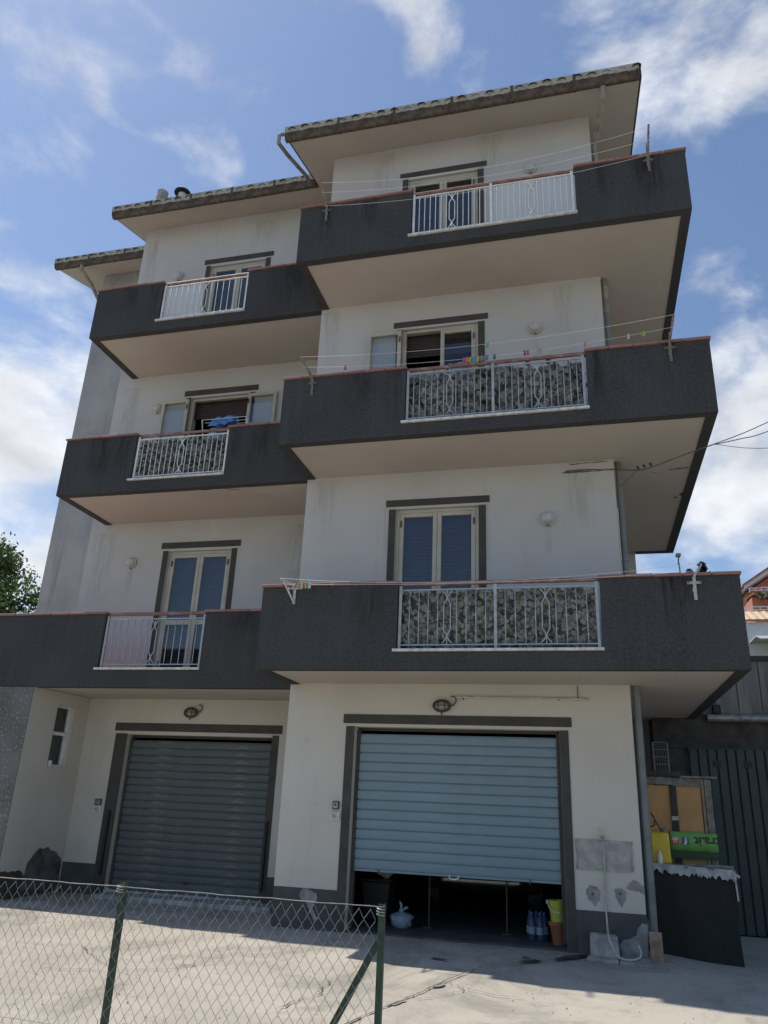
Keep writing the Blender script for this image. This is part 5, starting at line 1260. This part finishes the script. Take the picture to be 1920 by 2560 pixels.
for z in (9.18, 9.06): b.box(X(9.93), X(13), yw + 1.4, yw + 1.45, Zz(z) + .33, Zz(z) + .37)
for k in range(12): x = X(9.95) + k * .34; b.box(x - .02, x + .02, yw + 1.41, yw + 1.44, Zz(8.95) + .3, Zz(9.18) + .35)
rp('terrace_railing', b, M['white_wall'], wh, WH)
b = MB(); b.box(X(9.98), X(13), yw - 1.6, yw - .002, Zz(7.80), Zz(7.86)); b.hexa([(X(9.98), yw - 2.6, Zz(7.55)), (X(13), yw - 2.6, Zz(7.55)), (X(13), yw - 1.6, Zz(7.80)), (X(9.98), yw - 1.6, Zz(7.80)), (X(9.98), yw - 2.6, Zz(7.58)), (X(13), yw - 2.6, Zz(7.58)), (X(13), yw - 1.6, Zz(7.84)), (X(9.98), yw - 1.6, Zz(7.84))])
rp('glass_canopy', b, M['peel_white'], wh, WH)
# floodlight on its pole and dark shrub behind the lowest balcony
fl = thing('street_lamp', 'small lamp on a thin bent pole behind the lowest balcony', 'street lamp', (7.07, 14, 1.9))
b = MB(); b.tube(smooth_path([(.02, 0, 0), (.02, 0, 6.6), (-.01, 0, 7.2), (.025, 0, 7.46)], 4), .022, 8); part('pole', b, M['pipe'], fl, smooth=True)
b = MB(); b.box(-.07, .075, -.16, .06, 7.45, 7.50); b.box(-.075, .08, -.17, .07, 7.5005, 7.53); part('lamp_head', b, M['chrome'], fl, bevel=.01)

def foliage(name, blobs, n, size, m, parent, seed, zmin=None, flat=.5):
    r = random.Random(seed); mb = MB()
    tot = sum(b[3] ** 2 for b in blobs)
    for (x, y, z, rad) in blobs:
        for i in range(int(n * rad * rad / tot)):
            d = Vector((r.gauss(0, 1), r.gauss(0, 1), r.gauss(0, 1))).normalized(); q = rad * (r.random() ** .45)
            p = Vector((x, y, z)) + Vector((d.x * q, d.y * q, d.z * q * .85))
            if mnoise.noise(p * 1.1 + Vector((seed, 0, 0))) < -.16: continue
            nrm = (d + Vector((r.gauss(0, .6), r.gauss(0, .6), r.gauss(.35, .6)))).normalized(); u = nrm.orthogonal().normalized(); u.rotate(Matrix.Rotation(r.random() * 6.28, 3, nrm)); v = nrm.cross(u)
            s = size * r.uniform(.6, 1.35)
            mb.v += [tuple(p - u * s), tuple(p + v * s * .45), tuple(p + u * s), tuple(p - v * s * .45)]; k = len(mb.v) - 4; mb.f.append((k, k + 1, k + 2, k + 3))
    me = bpy.data.meshes.new(name); me.from_pydata(mb.v, [], mb.f); me.update()
    for q in m: me.materials.append(q)
    if len(m) > 1:
        for pl_ in me.polygons:
            c = pl_.center; pl_.material_index = min(len(m) - 1, int(abs(mnoise.noise(c * .9)) * 4 * len(m) * .6)) if r.random() < .7 else r.randrange(len(m))
    return link(name, me, parent)
def tree(name, label, cat, loc, trunk_h, blobs, n, size, m, seed, group=None):
    t = thing(name, label, cat, loc, group); r = random.Random(seed)
    top = Vector((0, 0, trunk_h)); b = MB(); b.tube([(0, 0, -.3), (.05, 0, trunk_h * .35), (-.04, .05, trunk_h * .7), tuple(top)], [.28, .21, .17, .12], 10); part('trunk', b, M['bark'], t, smooth=True)
    for bl_ in blobs:
        e = Vector(bl_[:3]); s = top * r.uniform(.6, 1.0); mid = s.lerp(e, .5) + Vector((r.uniform(-.3, .3), r.uniform(-.3, .3), -.15))
        b = MB(); b.tube([s, mid, e], [.09, .06, .02], 6); part('limb', b, M['bark'], t, smooth=True)
    cr = foliage('crown', blobs, n, size, m, t, seed); return t
blobs = []
r = random.Random(11)
for i in range(26):
    a = r.random() * 6.28; h = r.random(); rad = (2.5 * math.sin(math.pi * (.15 + .78 * h))) * r.random() ** .4
    blobs.append((rad * math.cos(a), rad * math.sin(a), 3.9 + 4.4 * h, .75 + .45 * r.random()))
blobs += [(1.9, -.6, 5.2, .9), (1.7, -.5, 6.6, .8), (1.2, -.6, 7.9, .7), (2.1, 0, 4.3, .8), (.0, -.8, 8.0, .7), (.6, -1, 7.2, .9), (.2, -1.4, 5.5, 1.0)]
tree('broadleaf_tree', 'leafy green tree rising beside the pale left edge of the building', 'tree', (-18.9, 14.0, 2.2), 5.0, blobs, 15000, .105, M['leaf'], 3)
sb = [(0, 0, .0 + .22 * k, .20 - .012 * k) for k in range(8)] + [(-.30, 0, 1.1, .16), (-.36, 0, 1.32, .10), (.2, .05, 1.15, .22), (.12, 0, 1.45, .16), (-.72, 0, .98, .10)]
ds = thing('dark_shrub', 'small dark conifer top showing above the coping of the lowest balcony', 'shrub', (7.72, 14, 7.55))
b = MB(); b.tube([(0, 0, -5.6), (.02, 0, 0), (0, 0, 1.5)], [.12, .08, .02], 8); part('trunk', b, M['bark'], ds, smooth=True)
foliage('crown', [(x, y, z, rr) for x, y, z, rr in sb], 2600, .05, [M['cypress'], M['leaf'][2]], ds, 6)

# ------------------------------------------------------------------ chain link fence in front
FY = -6.0
fc = thing('chain_link_fence', 'low galvanised chain link fence on green posts in the foreground', 'fence', (2.94, FY, GZ))
def fpart(name, mb, m, **k): return rp(name, mb, m, fc, (2.94, FY, GZ), **k)
FT = 1.285
def angle_post(x, top):
    b = MB(); b.prism_y([(0, 0)] * 0 or [(x - .0155, .1), (x + .0155, .1), (x + .0155, top), (x - .0155, top)], FY + .012, FY + .017); b.box(x + .0105, x + .0155, FY + .0172, FY + .05, .1, top)
    return fpart('post', b, M['green_post'], bevel=.0015)
angle_post(2.945, 1.305); angle_post(1.425, 1.315); angle_post(-.15, 1.31)
b = MB(); b.bar((2.93, FY + .032, 1.13), (2.405, FY + .032, .2), .034, .010); fpart('brace', b, M['green_post'])
b = MB(); P = [(2.95 - .0345 * k * 2, FY - .004, FT + .008 + .0015 * math.sin(k * .9) + .001 * math.sin(k * 2.3)) for k in range(56)]; b.tube(P, .0024, 5); fpart('top_wire', b, M['galv'], smooth=True)
b = MB(); P = [(2.95 - .15 * k, FY - .004, .60 + .004 * math.sin(k)) for k in range(28)]; b.tube(P, .0018, 5); fpart('strain_wire', b, M['galv'], smooth=True)
for x, z in ((2.945, 1.29), (1.425, 1.30)):
    b = MB(); b.tube([(x + .02 * math.cos(k * .9), FY - .004 + .02 * math.sin(k * .9), z - .004 * k * .5 + .006) for k in range(22)], .0028, 5); fpart('wire_twist', b, M['galv'], smooth=True)
PW, HH = .031, .046
def strand(phase, seed):
    r = random.Random(seed); P = []; n = 23
    for k in range(n):
        s = 1 if (k + phase) % 2 else -1
        z = 1.30 - .012 - k * HH
        P.append((s * (PW / 2 + .0016) + r.uniform(-.0015, .0015), s * .004 * (1 if phase else -1), z + r.uniform(-.002, .002)))
    P[0] = (P[0][0], P[0][1], P[0][2] + r.uniform(-.006, .012))
    # rounded bends: two points a little to each side of every knuckle
    Q = [P[0]]
    for a, b_, c in zip(P[:-2], P[1:-1], P[2:]):
        Q += [tuple(Vector(b_).lerp(Vector(a), .10)), tuple(Vector(b_).lerp(Vector(c), .10))]
    Q.append(P[-1]); mb = MB(); mb.tube(Q, .00125, 4, False); return mb
SM = {(p, v): strand(p, v * 2 + p) for p in (0, 1) for v in range(4)}
SMM = {}
for k, mb in SM.items():
    mb.v = [(x, y, z - GZ - 0.0) for x, y, z in mb.v]; SMM[k] = mb.mesh('wire', M['galv'], True)
n = int(3.5 / PW)
for i in range(n):
    link('wire', SMM[(i % 2, rnd.randrange(4))], fc, (-.02 - PW * (i + .5), 0, -.012 + .003 * math.sin(i * .4)), (rnd.uniform(-.006, .006), 0, 0))
